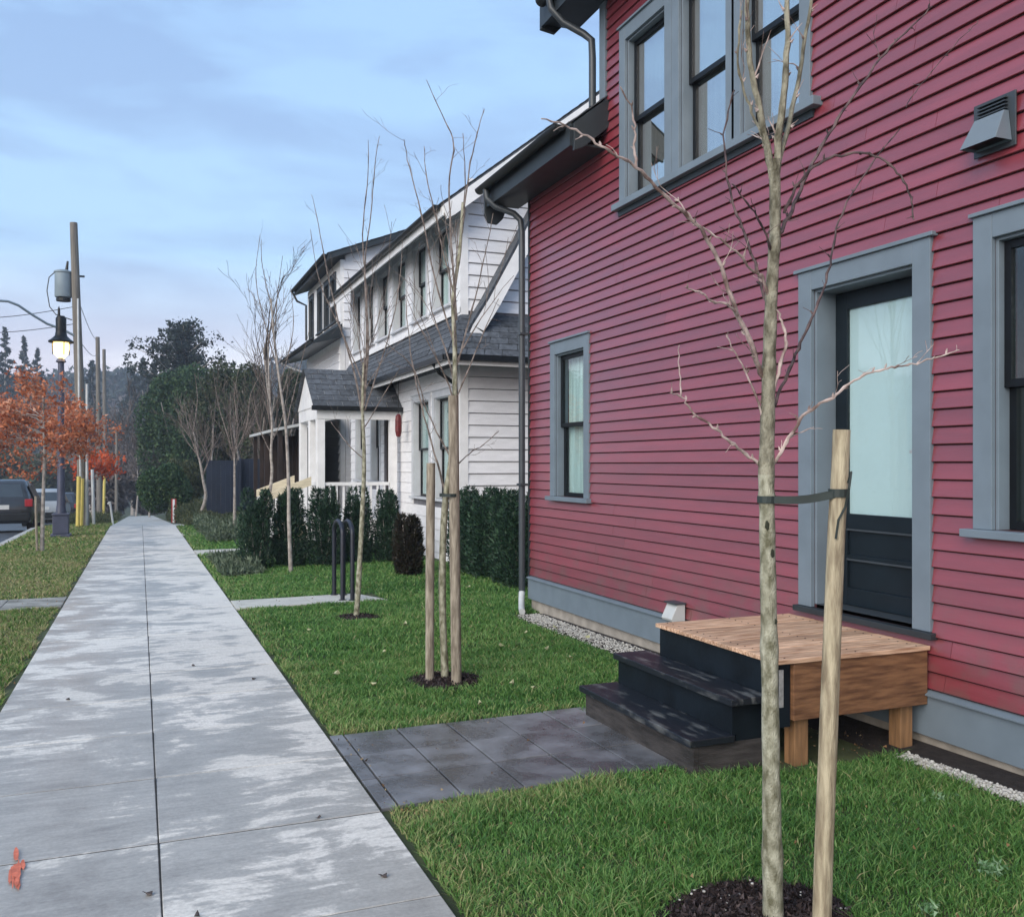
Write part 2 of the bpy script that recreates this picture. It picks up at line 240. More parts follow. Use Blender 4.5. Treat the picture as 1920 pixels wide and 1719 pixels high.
# ------------------------------------------------------------------ helpers
def link(o): COL.objects.link(o); return o
def tag(o, label=None, cat=None, group=None, kind=None):
    if label: o['label'] = label
    if cat: o['category'] = cat
    if group: o['group'] = group
    if kind: o['kind'] = kind
    return o
def root(name, label, cat, loc=(0, 0, 0), group=None):
    o = bpy.data.objects.new(name, None); o.empty_display_size = .2; o.location = loc; link(o); return tag(o, label, cat, group)
def wloc(o):
    v = Vector((0, 0, 0))
    while o is not None: v += o.location; o = o.parent
    return v
class MB:
    def __init__(self): self.v = []; self.f = []
    def add(self, vs, fs):
        n = len(self.v); self.v += [tuple(p) for p in vs]; self.f += [tuple(i + n for i in q) for q in fs]; return self
    def box(self, x0, x1, y0, y1, z0, z1):
        x0, x1 = sorted((x0, x1)); y0, y1 = sorted((y0, y1)); z0, z1 = sorted((z0, z1))
        return self.hexa([(x0, y0, z0), (x1, y0, z0), (x1, y1, z0), (x0, y1, z0), (x0, y0, z1), (x1, y0, z1), (x1, y1, z1), (x0, y1, z1)])
    def hexa(self, p):
        return self.add(p, [(0, 3, 2, 1), (4, 5, 6, 7), (0, 1, 5, 4), (1, 2, 6, 5), (2, 3, 7, 6), (3, 0, 4, 7)])
    def prismY(self, prof, y0, y1):      # profile in (x,z)
        n = len(prof); vs = [(x, y0, z) for x, z in prof] + [(x, y1, z) for x, z in prof]
        fs = [tuple(range(n - 1, -1, -1)), tuple(range(n, 2 * n))] + [(i, (i + 1) % n, n + (i + 1) % n, n + i) for i in range(n)]
        return self.add(vs, fs)
    def prismX(self, prof, x0, x1):      # profile in (y,z)
        n = len(prof); vs = [(x0, y, z) for y, z in prof] + [(x1, y, z) for y, z in prof]
        fs = [tuple(range(n)), tuple(range(2 * n - 1, n - 1, -1))] + [(i, n + i, n + (i + 1) % n, (i + 1) % n) for i in range(n)]
        return self.add(vs, fs)
    def tube(self, pts, rad, seg=8, cap=True):
        pts = [Vector(p) for p in pts]; n = len(pts)
        if not hasattr(rad, '__len__'): rad = [rad] * n
        base = len(self.v); prev = None
        for i, p in enumerate(pts):
            t = (pts[min(i + 1, n - 1)] - pts[max(i - 1, 0)]); t = t.normalized() if t.length > 1e-9 else Vector((0, 0, 1))
            if prev is None:
                a = Vector((1, 0, 0)) if abs(t.x) < .8 else Vector((0, 1, 0)); u = t.cross(a).normalized()
            else:
                u = (prev - t * prev.dot(t)); u = u.normalized() if u.length > 1e-6 else t.orthogonal().normalized()
            prev = u; w = t.cross(u)
            for k in range(seg):
                a = 2 * math.pi * k / seg; q = p + (u * math.cos(a) + w * math.sin(a)) * rad[i]; self.v.append(tuple(q))
        for i in range(n - 1):
            for k in range(seg):
                a0 = base + i * seg + k; a1 = base + i * seg + (k + 1) % seg
                self.f.append((a0, a1, a1 + seg, a0 + seg))
        if cap:
            self.f.append(tuple(base + k for k in range(seg - 1, -1, -1))); self.f.append(tuple(base + (n - 1) * seg + k for k in range(seg)))
        return self
    def lathe(self, cx, cy, prof, seg=16):
        base = len(self.v)
        for r, z in prof:
            for k in range(seg): a = 2 * math.pi * k / seg; self.v.append((cx + r * math.cos(a), cy + r * math.sin(a), z))
        for i in range(len(prof) - 1):
            for k in range(seg):
                a0 = base + i * seg + k; a1 = base + i * seg + (k + 1) % seg; self.f.append((a0, a1, a1 + seg, a0 + seg))
        self.f.append(tuple(base + k for k in range(seg - 1, -1, -1))); self.f.append(tuple(base + (len(prof) - 1) * seg + k for k in range(seg)))
        return self
    def mesh(self, name, m, off=Vector((0, 0, 0)), smooth=False, mats=None):
        me = bpy.data.meshes.new(name); me.from_pydata([(x - off.x, y - off.y, z - off.z) for x, y, z in self.v], [], self.f)
        me.materials.append(m)
        if smooth:
            me.polygons.foreach_set('use_smooth', [True] * len(me.polygons))
            me.set_sharp_from_angle(angle=math.radians(50))
        me.update(); return me
    def build(self, name, m, parent=None, smooth=False, bevel=0, label=None, at=None):
        off = wloc(parent) if parent is not None else Vector((0, 0, 0))
        loc = Vector(at) if at is not None else None
        me = self.mesh(name, m, off if loc is None else loc, smooth)
        o = link(bpy.data.objects.new(name, me)); o.parent = parent
        if loc is not None: o.location = loc - off
        if bevel:
            bv = o.modifiers.new('b', 'BEVEL'); bv.width = bevel; bv.segments = 2; bv.limit_method = 'ANGLE'
        if label: o['label'] = label
        return o
def mesh_np(name, V, Fc, m, rnd=None, nper=3):
    """fast mesh from numpy verts and faces of equal size nper"""
    me = bpy.data.meshes.new(name); V = np.asarray(V, np.float32); Fc = np.asarray(Fc, np.int32)
    me.vertices.add(len(V)); me.vertices.foreach_set('co', V.ravel())
    me.loops.add(Fc.size); me.loops.foreach_set('vertex_index', Fc.ravel())
    me.polygons.add(len(Fc)); me.polygons.foreach_set('loop_start', np.arange(0, Fc.size, nper, dtype=np.int32))
    if rnd is not None:
        at_ = me.attributes.new('rnd', 'FLOAT', 'FACE'); at_.data.foreach_set('value', np.asarray(rnd, np.float32))
    me.materials.append(m); me.update(calc_edges=True); return me
def gz(x, y):
    """height of the ground"""
    z = -0.012 * min(y, 32) + 0.006 * min(max(x - 1.05, 0), 3.2)
    if y > 32: z -= 0.046 * (min(y, 100) - 32)
    if y > 100: z -= .07 * min(y - 100, 60)
    return z
gzv = np.vectorize(gz)
def at(px, py, d):
    """world point seen at photo pixel (px,py) at depth d metres"""
    r = (px - 960) / F * d
    return Vector((d * s + r * c, d * c - r * s, EYE - (py - 870) * d / F))
# wall frames: u runs along the wall, o is outward, z up
def FX(X0): return lambda u, o, z: (X0 - o, u, z)      # wall facing the street (-X)
def FY(Y0): return lambda u, o, z: (u, Y0 - o, z)      # wall facing the viewer (-Y)
def fbox(mb, Fr, u0, u1, o0, o1, z0, z1):
    a = Fr(u0, o0, z0); b_ = Fr(u1, o1, z1); return mb.box(a[0], b_[0], a[1], b_[1], a[2], b_[2])
def wall_cells(Fr, u0, u1, z0, z1, holes, th, name, m, parent):
    us = sorted({u0, u1, *[h[0] for h in holes], *[h[1] for h in holes]}); zs = sorted({z0, z1, *[h[2] for h in holes], *[h[3] for h in holes]})
    us = [u for u in us if u0 <= u <= u1]; zs = [z for z in zs if z0 <= z <= z1]; mb = MB()
    for i in range(len(us) - 1):
        j = 0
        while j < len(zs) - 1:
            uc = (us[i] + us[i + 1]) / 2
            free = lambda j: not any(h[0] < uc < h[1] and h[2] < (zs[j] + zs[j + 1]) / 2 < h[3] for h in holes)
            if free(j):
                k = j
                while k + 1 < len(zs) - 1 and free(k + 1): k += 1
                fbox(mb, Fr, us[i], us[i + 1], -th, 0, zs[j], zs[k + 1]); j = k + 1
            else: j += 1
    return mb.build(name, m, parent)
_board = {}
def board_mesh(h, mkey, lap, proud):
    k = (round(h, 4), mkey, proud)
    if k not in _board:
        gap_ = .009 if mkey == 'red' else (.006 if proud < .025 else .013)
        # unit length along x, outward -y: clapboard wedge, rounded butt
        prof = [(0.001, h + lap), (0.001, gap_), (-proud * .9, gap_), (-proud, gap_ + .003), (-0.0035, h + lap)]
        mb = MB(); mb.prismX(prof, 0, 1); _board[k] = mb.mesh('siding_board', M[mkey])
    return _board[k]
def siding(kind, K, u0f, u1f, z0, z1, e, holes, mkey, parent, proud=.017, joints=None):
    """lap siding: every course is made of board objects sharing one unit mesh, cut at the openings"""
    me = board_mesh(e, mkey, 0.0, proud); off = wloc(parent); n = int(round((z1 - z0) / e)); cnt = 0
    for i in range(n):
        z = z0 + i * e
        a, b_ = u0f(z + e / 2), u1f(z + e / 2)
        if b_ - a < .03: continue
        iv = [(a, b_)]
        for h in holes:
            if z + e > h[2] + .01 and z < h[3] - .01:
                nv = []
                for p, q in iv:
                    if h[0] - .02 > p: nv.append((p, min(q, h[0] - .02)))
                    if h[1] + .02 < q: nv.append((max(p, h[1] + .02), q))
                    
                iv = [t for t in nv if t[1] - t[0] > .02]
        # long runs get a butt joint at an irregular place
        segs = []
        for p, q in iv:
            while q - p > 3.6:
                m_ = p + 2.4 + random.random() * .9; segs.append((p, m_ - .003)); p = m_
            segs.append((p, q))
        for p, q in segs:
            o = link(bpy.data.objects.new('siding_board', me)); o.parent = parent; cnt += 1
            if kind == 'X': o.location = Vector((K, q, z)) - off; o.rotation_euler = (0, 0, -math.pi / 2)
            else: o.location = Vector((p, K, z)) - off
            o.scale = (q - p, 1, 1)
    return cnt
def window(Fr, u0, u1, z0, z1, parent, glass='clearglass', casing='trim', cw=.115, sash='black', style='hung', head=.13, curtain=True, horn=.05, deep=.09, sill=True, rail=None, cdepth=.16):
    """casing + sill + two sashes with panes; returns the casing object (a part), the rest are its sub-parts"""
    mb = MB(); fbox(mb, Fr, u0 - cw, u0, 0, .030, z0, z1 + head); fbox(mb, Fr, u1, u1 + cw, 0, .030, z0, z1 + head)
    fbox(mb, Fr, u0 + .0005, u1 - .0005, 0, .0285, z1, z1 + head)
    fbox(mb, Fr, u0 - cw - .015, u1 + cw + .015, 0, .05, z1 + head + .0005, z1 + head + .022)
    # reveal
    fbox(mb, Fr, u0 - .02, u0 + .018, -deep - .04, -.001, z0, z1); fbox(mb, Fr, u1 - .018, u1 + .02, -deep - .04, -.001, z0, z1)
    fbox(mb, Fr, u0 + .0185, u1 - .0185, -deep - .04, -.001, z1 - .018, z1 + .02)
    w = mb.build('window', M[casing], parent, bevel=.003)
    if sill:
        sb = MB(); fbox(sb, Fr, u0 - cw - horn, u1 + cw + horn, -.02, .075, z0 - .045, z0 - .001); sb.build('sill', M[casing], w, bevel=.004)
    iu0, iu1, iz0, iz1 = u0 + .02, u1 - .02, z0 + .002, z1 - .02; zm = rail if rail else (iz0 + iz1) / 2
    def sashf(za, zb, dep, st=.042):
        m_ = MB(); fbox(m_, Fr, iu0, iu0 + st, -dep - .035, -dep, za, zb); fbox(m_, Fr, iu1 - st, iu1, -dep - .035, -dep, za, zb)
        fbox(m_, Fr, iu0 + st, iu1 - st, -dep - .034, -dep - .001, za, za + st); fbox(m_, Fr, iu0 + st, iu1 - st, -dep - .034, -dep - .001, zb - st, zb)
        m_.build('sash', M[sash], w)
        p_ = MB(); fbox(p_, Fr, iu0 + st, iu1 - st, -dep - .020, -dep - .015, za + st, zb - st); p_.build('pane', M[glass], w)
    if style == 'hung': sashf(zm - .01, iz1, deep - .05); sashf(iz0, zm + .03, deep - .012)
    else: sashf(iz0, iz1, deep - .04)
    if curtain:
        cb = MB(); nf = max(6, int((iu1 - iu0) / .05)); n0 = len(cb.v); dd = cdepth
        for i in range(nf * 2 + 1):
            u = iu0 + .02 + (iu1 - iu0 - .04) * i / (nf * 2); o_ = -dd - .012 * (i % 2) - .006 * random.random()
            cb.v.append(Fr(u, o_, iz0)); cb.v.append(Fr(u, o_, iz1))
        for i in range(nf * 2): a = n0 + 2 * i; cb.f.append((a, a + 2, a + 3, a + 1))
        cb.build('curtain', M['curtain'], w)
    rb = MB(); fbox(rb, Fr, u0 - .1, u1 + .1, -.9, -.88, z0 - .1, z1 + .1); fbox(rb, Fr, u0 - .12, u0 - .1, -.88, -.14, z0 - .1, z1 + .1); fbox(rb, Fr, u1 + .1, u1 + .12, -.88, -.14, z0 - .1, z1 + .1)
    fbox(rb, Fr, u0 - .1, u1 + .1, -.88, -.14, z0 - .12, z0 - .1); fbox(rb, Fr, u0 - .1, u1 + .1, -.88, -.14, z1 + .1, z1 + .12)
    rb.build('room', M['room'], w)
    return w
def courses(parent, A, B, C_, D, n, mkey='shingle', tab=None, name='shingle', th=.012):
    """shingle courses on the plane A-B (eave, left to right) to D-C (top); each course or tab an object"""
    A, B, C_, D = map(Vector, (A, B, C_, D)); nrm = (B - A).cross(D - A).normalized()
    if nrm.z < 0: nrm = -nrm
    for i in range(n):
        t0, t1 = i / n, (i + 1.12) / n
        la, lb = A.lerp(D, t0), B.lerp(C_, t0); ua, ub = A.lerp(D, min(t1, 1)), B.lerp(C_, min(t1, 1))
        cuts = [0, 1]
        if tab:
            Ln = (lb - la).length; k = max(1, round(Ln / tab)); o_ = (i % 2) * .5
            cuts = sorted({0, 1, *[(j + o_) / k for j in range(0, k + 1) if 0 < (j + o_) / k < 1]})
        for j in range(len(cuts) - 1):
            c0, c1 = cuts[j] + (.006 if tab else 0), cuts[j + 1]
            lift = th * (1 + random.uniform(-.15, .25))
            pb = [la.lerp(lb, c0), la.lerp(lb, c1), ua.lerp(ub, c1), ua.lerp(ub, c0)]
            top = [pb[0] + nrm * lift, pb[1] + nrm * lift, pb[2] + nrm * .002, pb[3] + nrm * .002]
            MB().hexa([tuple(p) for p in pb] + [tuple(p) for p in top]).build(name, M[mkey], parent)

# ------------------------------------------------------------------ ground, road, sidewalk
xs = [-395, -200, -90, -40, -20, -12, -10.0, -3.05, -3.0, -.9, 0, 1.05, 2, 3, 4.2, 6, 10, 20, 45, 100, 220, 395]
ys = [-25, -15, -8, -3, 0, 4, 8, 12, 16, 20, 24, 28, 32, 36, 42, 50, 60, 70, 80, 90, 100, 115, 130, 160, 220, 320, 450]
V = [(x, y, gz(x, y) - (.0 if not (-10.0 <= x <= -3.05) else .15)) for y in ys for x in xs]
Fc = [(j * len(xs) + i, j * len(xs) + i + 1, (j + 1) * len(xs) + i + 1, (j + 1) * len(xs) + i) for j in range(len(ys) - 1) for i in range(len(xs) - 1)]
g = MB(); g.v = V; g.f = Fc; tag(g.build('ground', M['soil']), kind='structure')
def strip(name, x0, x1, yl, dz, th, m, lift=None):
    mb = MB()
    for i in range(len(yl) - 1):
        a, b_ = yl[i], yl[i + 1]; za, zb = gz(0, a) + dz, gz(0, b_) + dz
        mb.hexa([(x0, a, za - th), (x1, a, za - th), (x1, b_, zb - th), (x0, b_, zb - th), (x0, a, za), (x1, a, za), (x1, b_, zb), (x0, b_, zb)])
    return tag(mb.build(name, m), kind='structure')
strip('road', -9.9, -3.1, [-20, 0, 8, 16, 24, 32, 42, 60, 80, 100, 130, 160, 220], -.135, .05, M['asphalt'])
# kerb: single kerb stones
kerb = MB()
k_root = bpy.data.objects.new('kerb', None); link(k_root); tag(k_root, kind='structure')
for i in range(40):
    a = 2 + i * 1.5; b_ = a + 1.492; za, zb = gz(0, a) + .02, gz(0, b_) + .02
    MB().hexa([(-3.12, a, za - .3), (-2.93, a, za - .3), (-2.93, b_, zb - .3), (-3.12, b_, zb - .3), (-3.11, a, za), (-2.93, a, za), (-2.93, b_, zb), (-3.11, b_, zb)]).build('kerb_stone', M['kerb'], k_root)
# sidewalk slabs, two per row, scored joints
sw = bpy.data.objects.new('sidewalk', None); link(sw); tag(sw, kind='structure')
XL, XM, XR = -.87, .075, 1.05
j = 4.27 - 6 * .93
while j < 31.9:
    gap = .020 if abs(j - 4.27) < .01 or int(round((j - 4.27) / .93)) % 7 == 0 else .0055
    j1 = j + .93
    for xa, xb in ((XL, XM - .0028), (XM + .0028, XR)):
        e0, e1 = random.uniform(-.0012, .0012), random.uniform(-.0012, .0012)
        za, zb = gz(0, j) + .022 + e0, gz(0, j1) + .022 + e0
        a, b_ = j + gap / 2, j1 - .0025
        MB().hexa([(xa, a, za - .09), (xb, a, za - .09), (xb, b_, zb - .09), (xa, b_, zb - .09), (xa, a, za), (xb, a, za + e1), (xb, b_, zb + e1), (xa, b_, zb)]).build('slab', M['walk'], sw, bevel=.004)
    zj = gz(0, j) + .019
    MB().box(XL + .004, XR - .004, j - .0024, j + gap / 2 - .0003, zj - .05, zj).build('joint', M['joint'], sw); MB().box(XM - .0026, XM + .0026, j + .001, j1 - .003, zj - .05, zj - .004).build('joint', M['joint'], sw)
    j = j1
mb = MB()
for a, b_, w in [(32.2, 37, 0), (37, 45, 0), (45, 55, 0), (55, 70, 0), (70, 85, 0), (85, 104, 0)]:
    mb.hexa([(XL, a, gz(0, a) - .07), (XR, a, gz(0, a) - .07), (XR, b_, gz(0, b_) - .07), (XL, b_, gz(0, b_) - .07), (XL, a, gz(0, a) + .015), (XR, a, gz(0, a) + .015), (XR, b_, gz(0, b_) + .015), (XL, b_, gz(0, b_) + .015)])
fs_ = mb.build('far_slabs', M['kerb'], sw); fs_['kind'] = 'stuff'
# paint mark: survey spray, flat print
pm = MB()
cx_, cy_ = at(45, 1612, 3.95).x, 4.17
for q in range(12):
    ox, oy, rx_, ry_ = random.gauss(0, .013), random.gauss(0, .075), random.uniform(.005, .013), random.uniform(.05, .10)
    pts = [(ox + rx_ * math.cos(a) * random.uniform(.7, 1.2), oy + ry_ * math.sin(a) * random.uniform(.7, 1.2)) for a in np.linspace(0, 2 * math.pi, 14)[:-1]]
    pm.add([(cx_ + x - .10 * y, cy_ + y, gz(0, cy_ + y) + .0285 + q * .0003) for x, y in pts], [tuple(range(13))])
pm.build('paint_mark', mat('orange_survey_paint', (.62, .16, .09), .7, .2, 30), sw)
# driveway apron across the walk at the far end & verge path
pad = MB(); tag(strip('driveway', 1.06, 5.0, [31.0, 32.2, 33.2], .018, .05, M['pad']), kind='structure')
vp = bpy.data.objects.new('verge_path', None); link(vp); tag(vp, kind='structure')
for k in range(3):
    x0 = -2.92 + k * .68; MB().hexa([(x0, 12.5, gz(0, 12.5) - .05), (x0 + .67, 12.5, gz(0, 12.5) - .05), (x0 + .67, 13.5, gz(0, 13.5) - .05), (x0, 13.5, gz(0, 13.5) - .05), (x0, 12.5, gz(0, 12.5) + .02), (x0 + .67, 12.5, gz(0, 12.5) + .02), (x0 + .67, 13.5, gz(0, 13.5) + .02), (x0, 13.5, gz(0, 13.5) + .02)]).build('slab', M['oldslab'], vp, bevel=.004)
# paver path to the steps
pp = bpy.data.objects.new('paver_path', None); link(pp); tag(pp, kind='structure')
xg = [1.062, 1.150, 1.480, 1.805, 2.14, 2.475, 2.80]; yg = [4.32, 4.76, 5.20, 5.64]
for i in range(len(xg) - 1):
    for jy in range(3):
        a, b_ = yg[jy], yg[jy + 1]
        if i in (2, 3) and jy < 2: pass
        e = random.uniform(-.002, .002); zz = lambda x, y: gz(x, y) + .020 + e
        x0, x1, y0, y1 = xg[i] + .005, xg[i + 1] - .005, a + .005, b_ - .005
        MB().hexa([(x0, y0, zz(x0, y0) - .06), (x1, y0, zz(x1, y0) - .06), (x1, y1, zz(x1, y1) - .06), (x0, y1, zz(x0, y1) - .06), (x0, y0, zz(x0, y0)), (x1, y0, zz(x1, y0)), (x1, y1, zz(x1, y1)), (x0, y1, zz(x0, y1))]).build('paver', M['paver'], pp, bevel=.003)
# concrete pad of the bike rack and two farther walks
def slabpath(name, x0, x1, y0, y1, n, cut=0):
    p = bpy.data.objects.new(name, None); link(p); tag(p, kind='structure')
    for k in range(n):
        a = x0 + (x1 - x0) * k / n + .003; b_ = x0 + (x1 - x0) * (k + 1) / n - .003; z = lambda x, y: gz(x, y) + .024
        cc = cut if k == n - 1 else 0
        MB().hexa([(a, y0, z(a, y0) - .08), (b_, y0, z(b_, y0) - .08), (b_ - cc, y1, z(b_, y1) - .08), (a, y1, z(a, y1) - .08), (a, y0, z(a, y0)), (b_, y0, z(b_, y0)), (b_ - cc, y1, z(b_, y1)), (a, y1, z(a, y1))]).build('slab', M['pad'], p, bevel=.004)
slabpath('bike_rack_pad', 1.06, 2.9, 11.45, 12.2, 2, .25)
slabpath('front_walk', 1.06, 2.75, 19.6, 20.8, 2)
slabpath('garden_walk', 1.06, 3.2, 26.2, 27.1, 2)

# ------------------------------------------------------------------ red house
XW = 4.22; YF = 9.94; YN = -1.5; DC = 8.13        # wall plane, far corner, near end, corner of the wall dormer
house = root('red_house', 'tall maroon red house with grey trim and lap siding beside the lawn', 'house', (XW, 5, 0))
Fr = FX(XW)
# openings (u0,u1,z0,z1) = inner
door_h = (4.165, 5.045, .66, 2.77)
w_small = (8.50, 9.215, 1.25, 2.79)
w_right = (2.45, 3.62, 1.25, 2.80)
w_up = [(6.93, 7.63, 4.05, 5.55), (6.03, 6.70, 4.05, 5.55), (5.17, 5.84, 4.05, 5.55)]
holes = [door_h, w_small, w_right] + w_up
uph = (5.14, 7.66, 4.04, 5.56)
wall_cells(Fr, YN, DC, .06, 6.25, [door_h, w_right] + w_up, .16, 'wall', M['redback'], house)
wall_cells(Fr, DC, YF, .06, 5.12, [w_small], .16, 'wall', M['redback'], house)
sh = [door_h, w_small, w_right, uph]
siding('X', XW, lambda z: YN, lambda z: (YF - .012 if z < 4.86 else DC - .11), .305, 6.205, .1, sh, 'red', house, proud=.021)
# rear of the house: side walls, back, main roof (closes the volume)
mb = MB(); mb.box(XW + .17, 11, YF - .16, YF, -.3, 4.9); mb.box(10.9, 11, YN, YF - .17, -.3, 4.9); mb.box(XW + .17, 10.9, YN, YN + .1, -.3, 6.2)
mb.build('side_wall', M['red'], house)
MB().prismY([(XW + .0, 6.25), (7.6, 8.9), (7.6, 6.0), (XW + .0, 6.0)], YN, DC).build('gable_infill', M['redback'], house)
mb = MB(); mb.box(XW + .17, XW + 2.5, DC - .12, DC, 4.9, 7.2); mb.build('dormer_cheek', M['red'], house)
# base trim, drip cap, foundation
mb = MB(); fbox(mb, Fr, YN, YF + .02, 0, .028, .04, .275); mb.build('skirt_board', M['trim'], house, bevel=.003)
mb = MB(); mb.prismY([(XW - .0, .277), (XW - .05, .277), (XW - .05, .285), (XW, .304)], YN, YF + .02); mb.build('drip_cap', M['trim'], house)
mb = MB(); mb.box(XW + .012, XW + .3, YN, YF, -.6, .055); mb.build('foundation', M['concrete'], house)
# corner boards
mb = MB(); fbox(mb, Fr, YF - .01, YF + .022, -.10, .026, .30, 4.9); mb.build('corner_board', M['trimdark'], house)
mb = MB(); fbox(mb, Fr, DC - .10, DC + .02, -.12, .028, 4.95, 6.2); mb.build('corner_board', M['trim'], house, bevel=.002)
# lower roof return between dormer and far gable
sl_ = math.tan(math.radians(38))
def roofslab(y0, y1, x0, z0, x1, th=.05):
    z1 = z0 + (x1 - x0) * sl_; return MB().prismY([(x0, z0), (x1, z1), (x1, z1 + th), (x0, z0 + th)], y0, y1)
r1 = roofslab(8.02, 10.32, 3.84, 4.80, 7.2, .06).build('roof', M['trimdark'], house)
courses(r1, (3.82, 10.34, 4.862), (3.82, 8.0, 4.862), (7.1, 8.0, 4.862 + 3.28 * sl_), (7.1, 10.34, 4.862 + 3.28 * sl_), 20, name='shingle_course')
mm = MB()
for k in range(26):
    y = 8.02 + k * .09; mm.box(3.80, 3.84 + .05 * random.random(), y, y + .085, 4.858, 4.868 + .014 * random.random())
mm.build('shingle_edge', M['moss'], house)
def barge(y0, y1, x0, z0, run, dep, m, name='barge_board', cut=True):
    z1 = z0 + run * sl_; p = [(x0, z0), (x0 + run, z1), (x0 + run, z1 - dep), (x0 + .10, z0 - dep + .06), (x0, z0 - dep + .02)]
    return MB().prismY(p, y0, y1).build(name, m, house, bevel=.004)
barge(7.985, 8.02, 3.84, 4.85, .40, .28, M['trimdark'])
# far barge with a long rounded tail
MB().prismY([(3.79, 4.86), (4.22, 5.19), (4.22, 4.86), (4.10, 4.72), (4.02, 4.52), (3.95, 4.45), (3.84, 4.46), (3.79, 4.55)], 10.32, 10.36).build('barge_board', M['trimdark'], house, bevel=.005)
MB().box(3.845, 4.215, 8.03, 10.31, 4.66, 4.68).build('soffit', M['trimdark'], house)
MB().box(3.81, 3.842, 8.02, 10.32, 4.64, 4.855).build('fascia', M['trimdark'], house)
# gutters: half round trough
def gutter(x, z, y0, y1, r=.06):
    prof = [(x - r * math.cos(a), z - r * math.sin(a)) for a in np.linspace(0, math.pi, 9)]; prof += [(x + r * .85, z + .004), (x - r * .85, z + .004)]
    return MB().prismY(prof, y0, y1)
gutter(3.745, 4.855, 8.10, 10.38).build('gutter', M['gutter'], house, smooth=True)
# downspout at the far corner
mb = MB(); mb.tube([(3.75, 10.18, 4.82), (3.76, 10.17, 4.70), (3.85, 10.12, 4.60), (4.05, 10.04, 4.52), (4.12, 10.0, 4.44), (4.13, 9.99, 4.3), (4.13, 9.99, .10)], .038, 10)
mb.build('downspout', M['downspout'], house, smooth=True)
for zz in (3.1, 1.35): MB().box(4.085, 4.20, 9.935, 10.045, zz, zz + .025).build('strap', M['downspout'], house)
mb = MB(); mb.tube([(4.13, 9.99, .12), (4.10, 9.93, .04), (4.03, 9.76, -.03), (3.98, 9.62, -.055)], .036, 10); mb.build('downspout_elbow', M['lightgrey'], house, smooth=True)
# dormer roof, barge, gutter
zt = 6.22
d1 = MB().prismY([(3.84, zt), (7.4, zt + 3.56 * .62), (7.4, zt + 3.56 * .62 + .07), (3.84, zt + .07)], YN, 8.74).build('roof', M['trimdark'], house, label='upper dormer roof')
MB().box(3.86, 4.215, YN, 8.70, 6.10, 6.12).build('soffit', M['trimdark'], house)
MB().box(3.82, 3.852, YN, 8.72, 6.08, 6.27).build('fascia', M['trimdark'], house)
MB().prismY([(3.82, 6.30), (4.5, 6.72), (4.5, 6.42), (4.15, 6.22), (3.98, 6.04), (3.82, 6.06)], 8.72, 8.765).build('barge_board', M['trimdark'], house, bevel=.004)
gutter(3.765, 6.28, YN, 8.60, .065).build('gutter', M['gutter'], house, smooth=True)
mb = MB(); mb.tube([(3.77, 8.42, 6.24), (3.79, 8.41, 6.12), (3.90, 8.36, 5.98), (4.08, 8.27, 5.86), (4.14, 8.21, 5.78), (4.145, 8.205, 5.6), (4.145, 8.205, 5.12)], .036, 10); mb.build('downspout', M['downspout'], house, smooth=True)
# windows
window(Fr, *w_small, house, horn=.04, cdepth=.13)
window(Fr, *w_right, house, cw=.12, curtain=True, cdepth=.25)
# triple upper window: one wide casing, three double-hung units
tw = []
for k, h in enumerate(w_up):
    cwid = .115
    tw.append(window(Fr, *h, house, glass='glass', cw=.112, sill=False, head=.13, deep=.11))
mb = MB(); fbox(mb, Fr, 5.17 - .21, 7.63 + .17, -.02, .085, 3.985, 4.045); mb.build('window_sill', M['trim'], house, bevel=.004)
mb = MB(); fbox(mb, Fr, 5.17 - .14, 7.63 + .13, 0, .03, 3.93, 3.984); mb.build('sill_apron', M['trimdark'], house)
# door
dw, dt = door_h[0], door_h[1]
mb = MB(); fbox(mb, Fr, 4.03, 4.165, 0, .032, .64, 2.90); fbox(mb, Fr, 5.045, 5.175, 0, .032, .64, 2.90); fbox(mb, Fr, 4.1655, 5.0445, 0, .031, 2.77, 2.90)
fbox(mb, Fr, 4.00, 5.205, 0, .05, 2.9005, 2.925)
fbox(mb, Fr, 4.145, 4.185, -.21, -.001, .66, 2.77); fbox(mb, Fr, 5.025, 5.065, -.21, -.001, .66, 2.77); fbox(mb, Fr, 4.186, 5.024, -.21, -.001, 2.75, 2.79)
dr = mb.build('door_frame', M['trim'], house, bevel=.003)
mb = MB(); fbox(mb, Fr, 4.00, 5.20, -.20, .06, .60, .638); mb.build('threshold', M['trimdark'], dr, bevel=.003)
mb = MB(); fbox(mb, Fr, 4.186, 5.024, -.20, .0, .6385, .662); mb.build('threshold', M['downspout'], dr)
# door leaf: stiles, rails, lower panels
D0, D1 = .155, .20
mb = MB(); fbox(mb, Fr, 4.19, 4.30, -D1, -D0, .665, 2.745); fbox(mb, Fr, 4.91, 5.02, -D1, -D0, .665, 2.745)
fbox(mb, Fr, 4.3005, 4.9095, -D1, -D0 - .0005, 2.63, 2.745); fbox(mb, Fr, 4.3005, 4.9095, -D1, -D0 - .0005, 1.17, 1.27)
fbox(mb, Fr, 4.3005, 4.9095, -D1, -D0 - .0005, .97, 1.00); fbox(mb, Fr, 4.3005, 4.9095, -D1, -D0 - .0005, .665, .78)
mb2 = mb
dl = MB(); dl.v = list(mb.v); dl.f = list(mb.f); door = dl.build('door', M['door'], house, bevel=.003)
mb = MB(); fbox(mb, Fr, 4.301, 4.909, -D1 + .008, -D0 - .018, 1.001, 1.169); mb.build('door_panel', M['door'], door)
mb = MB(); fbox(mb, Fr, 4.301, 4.909, -D1 + .008, -D0 - .018, .781, .969); mb.build('door_panel', M['door'], door)
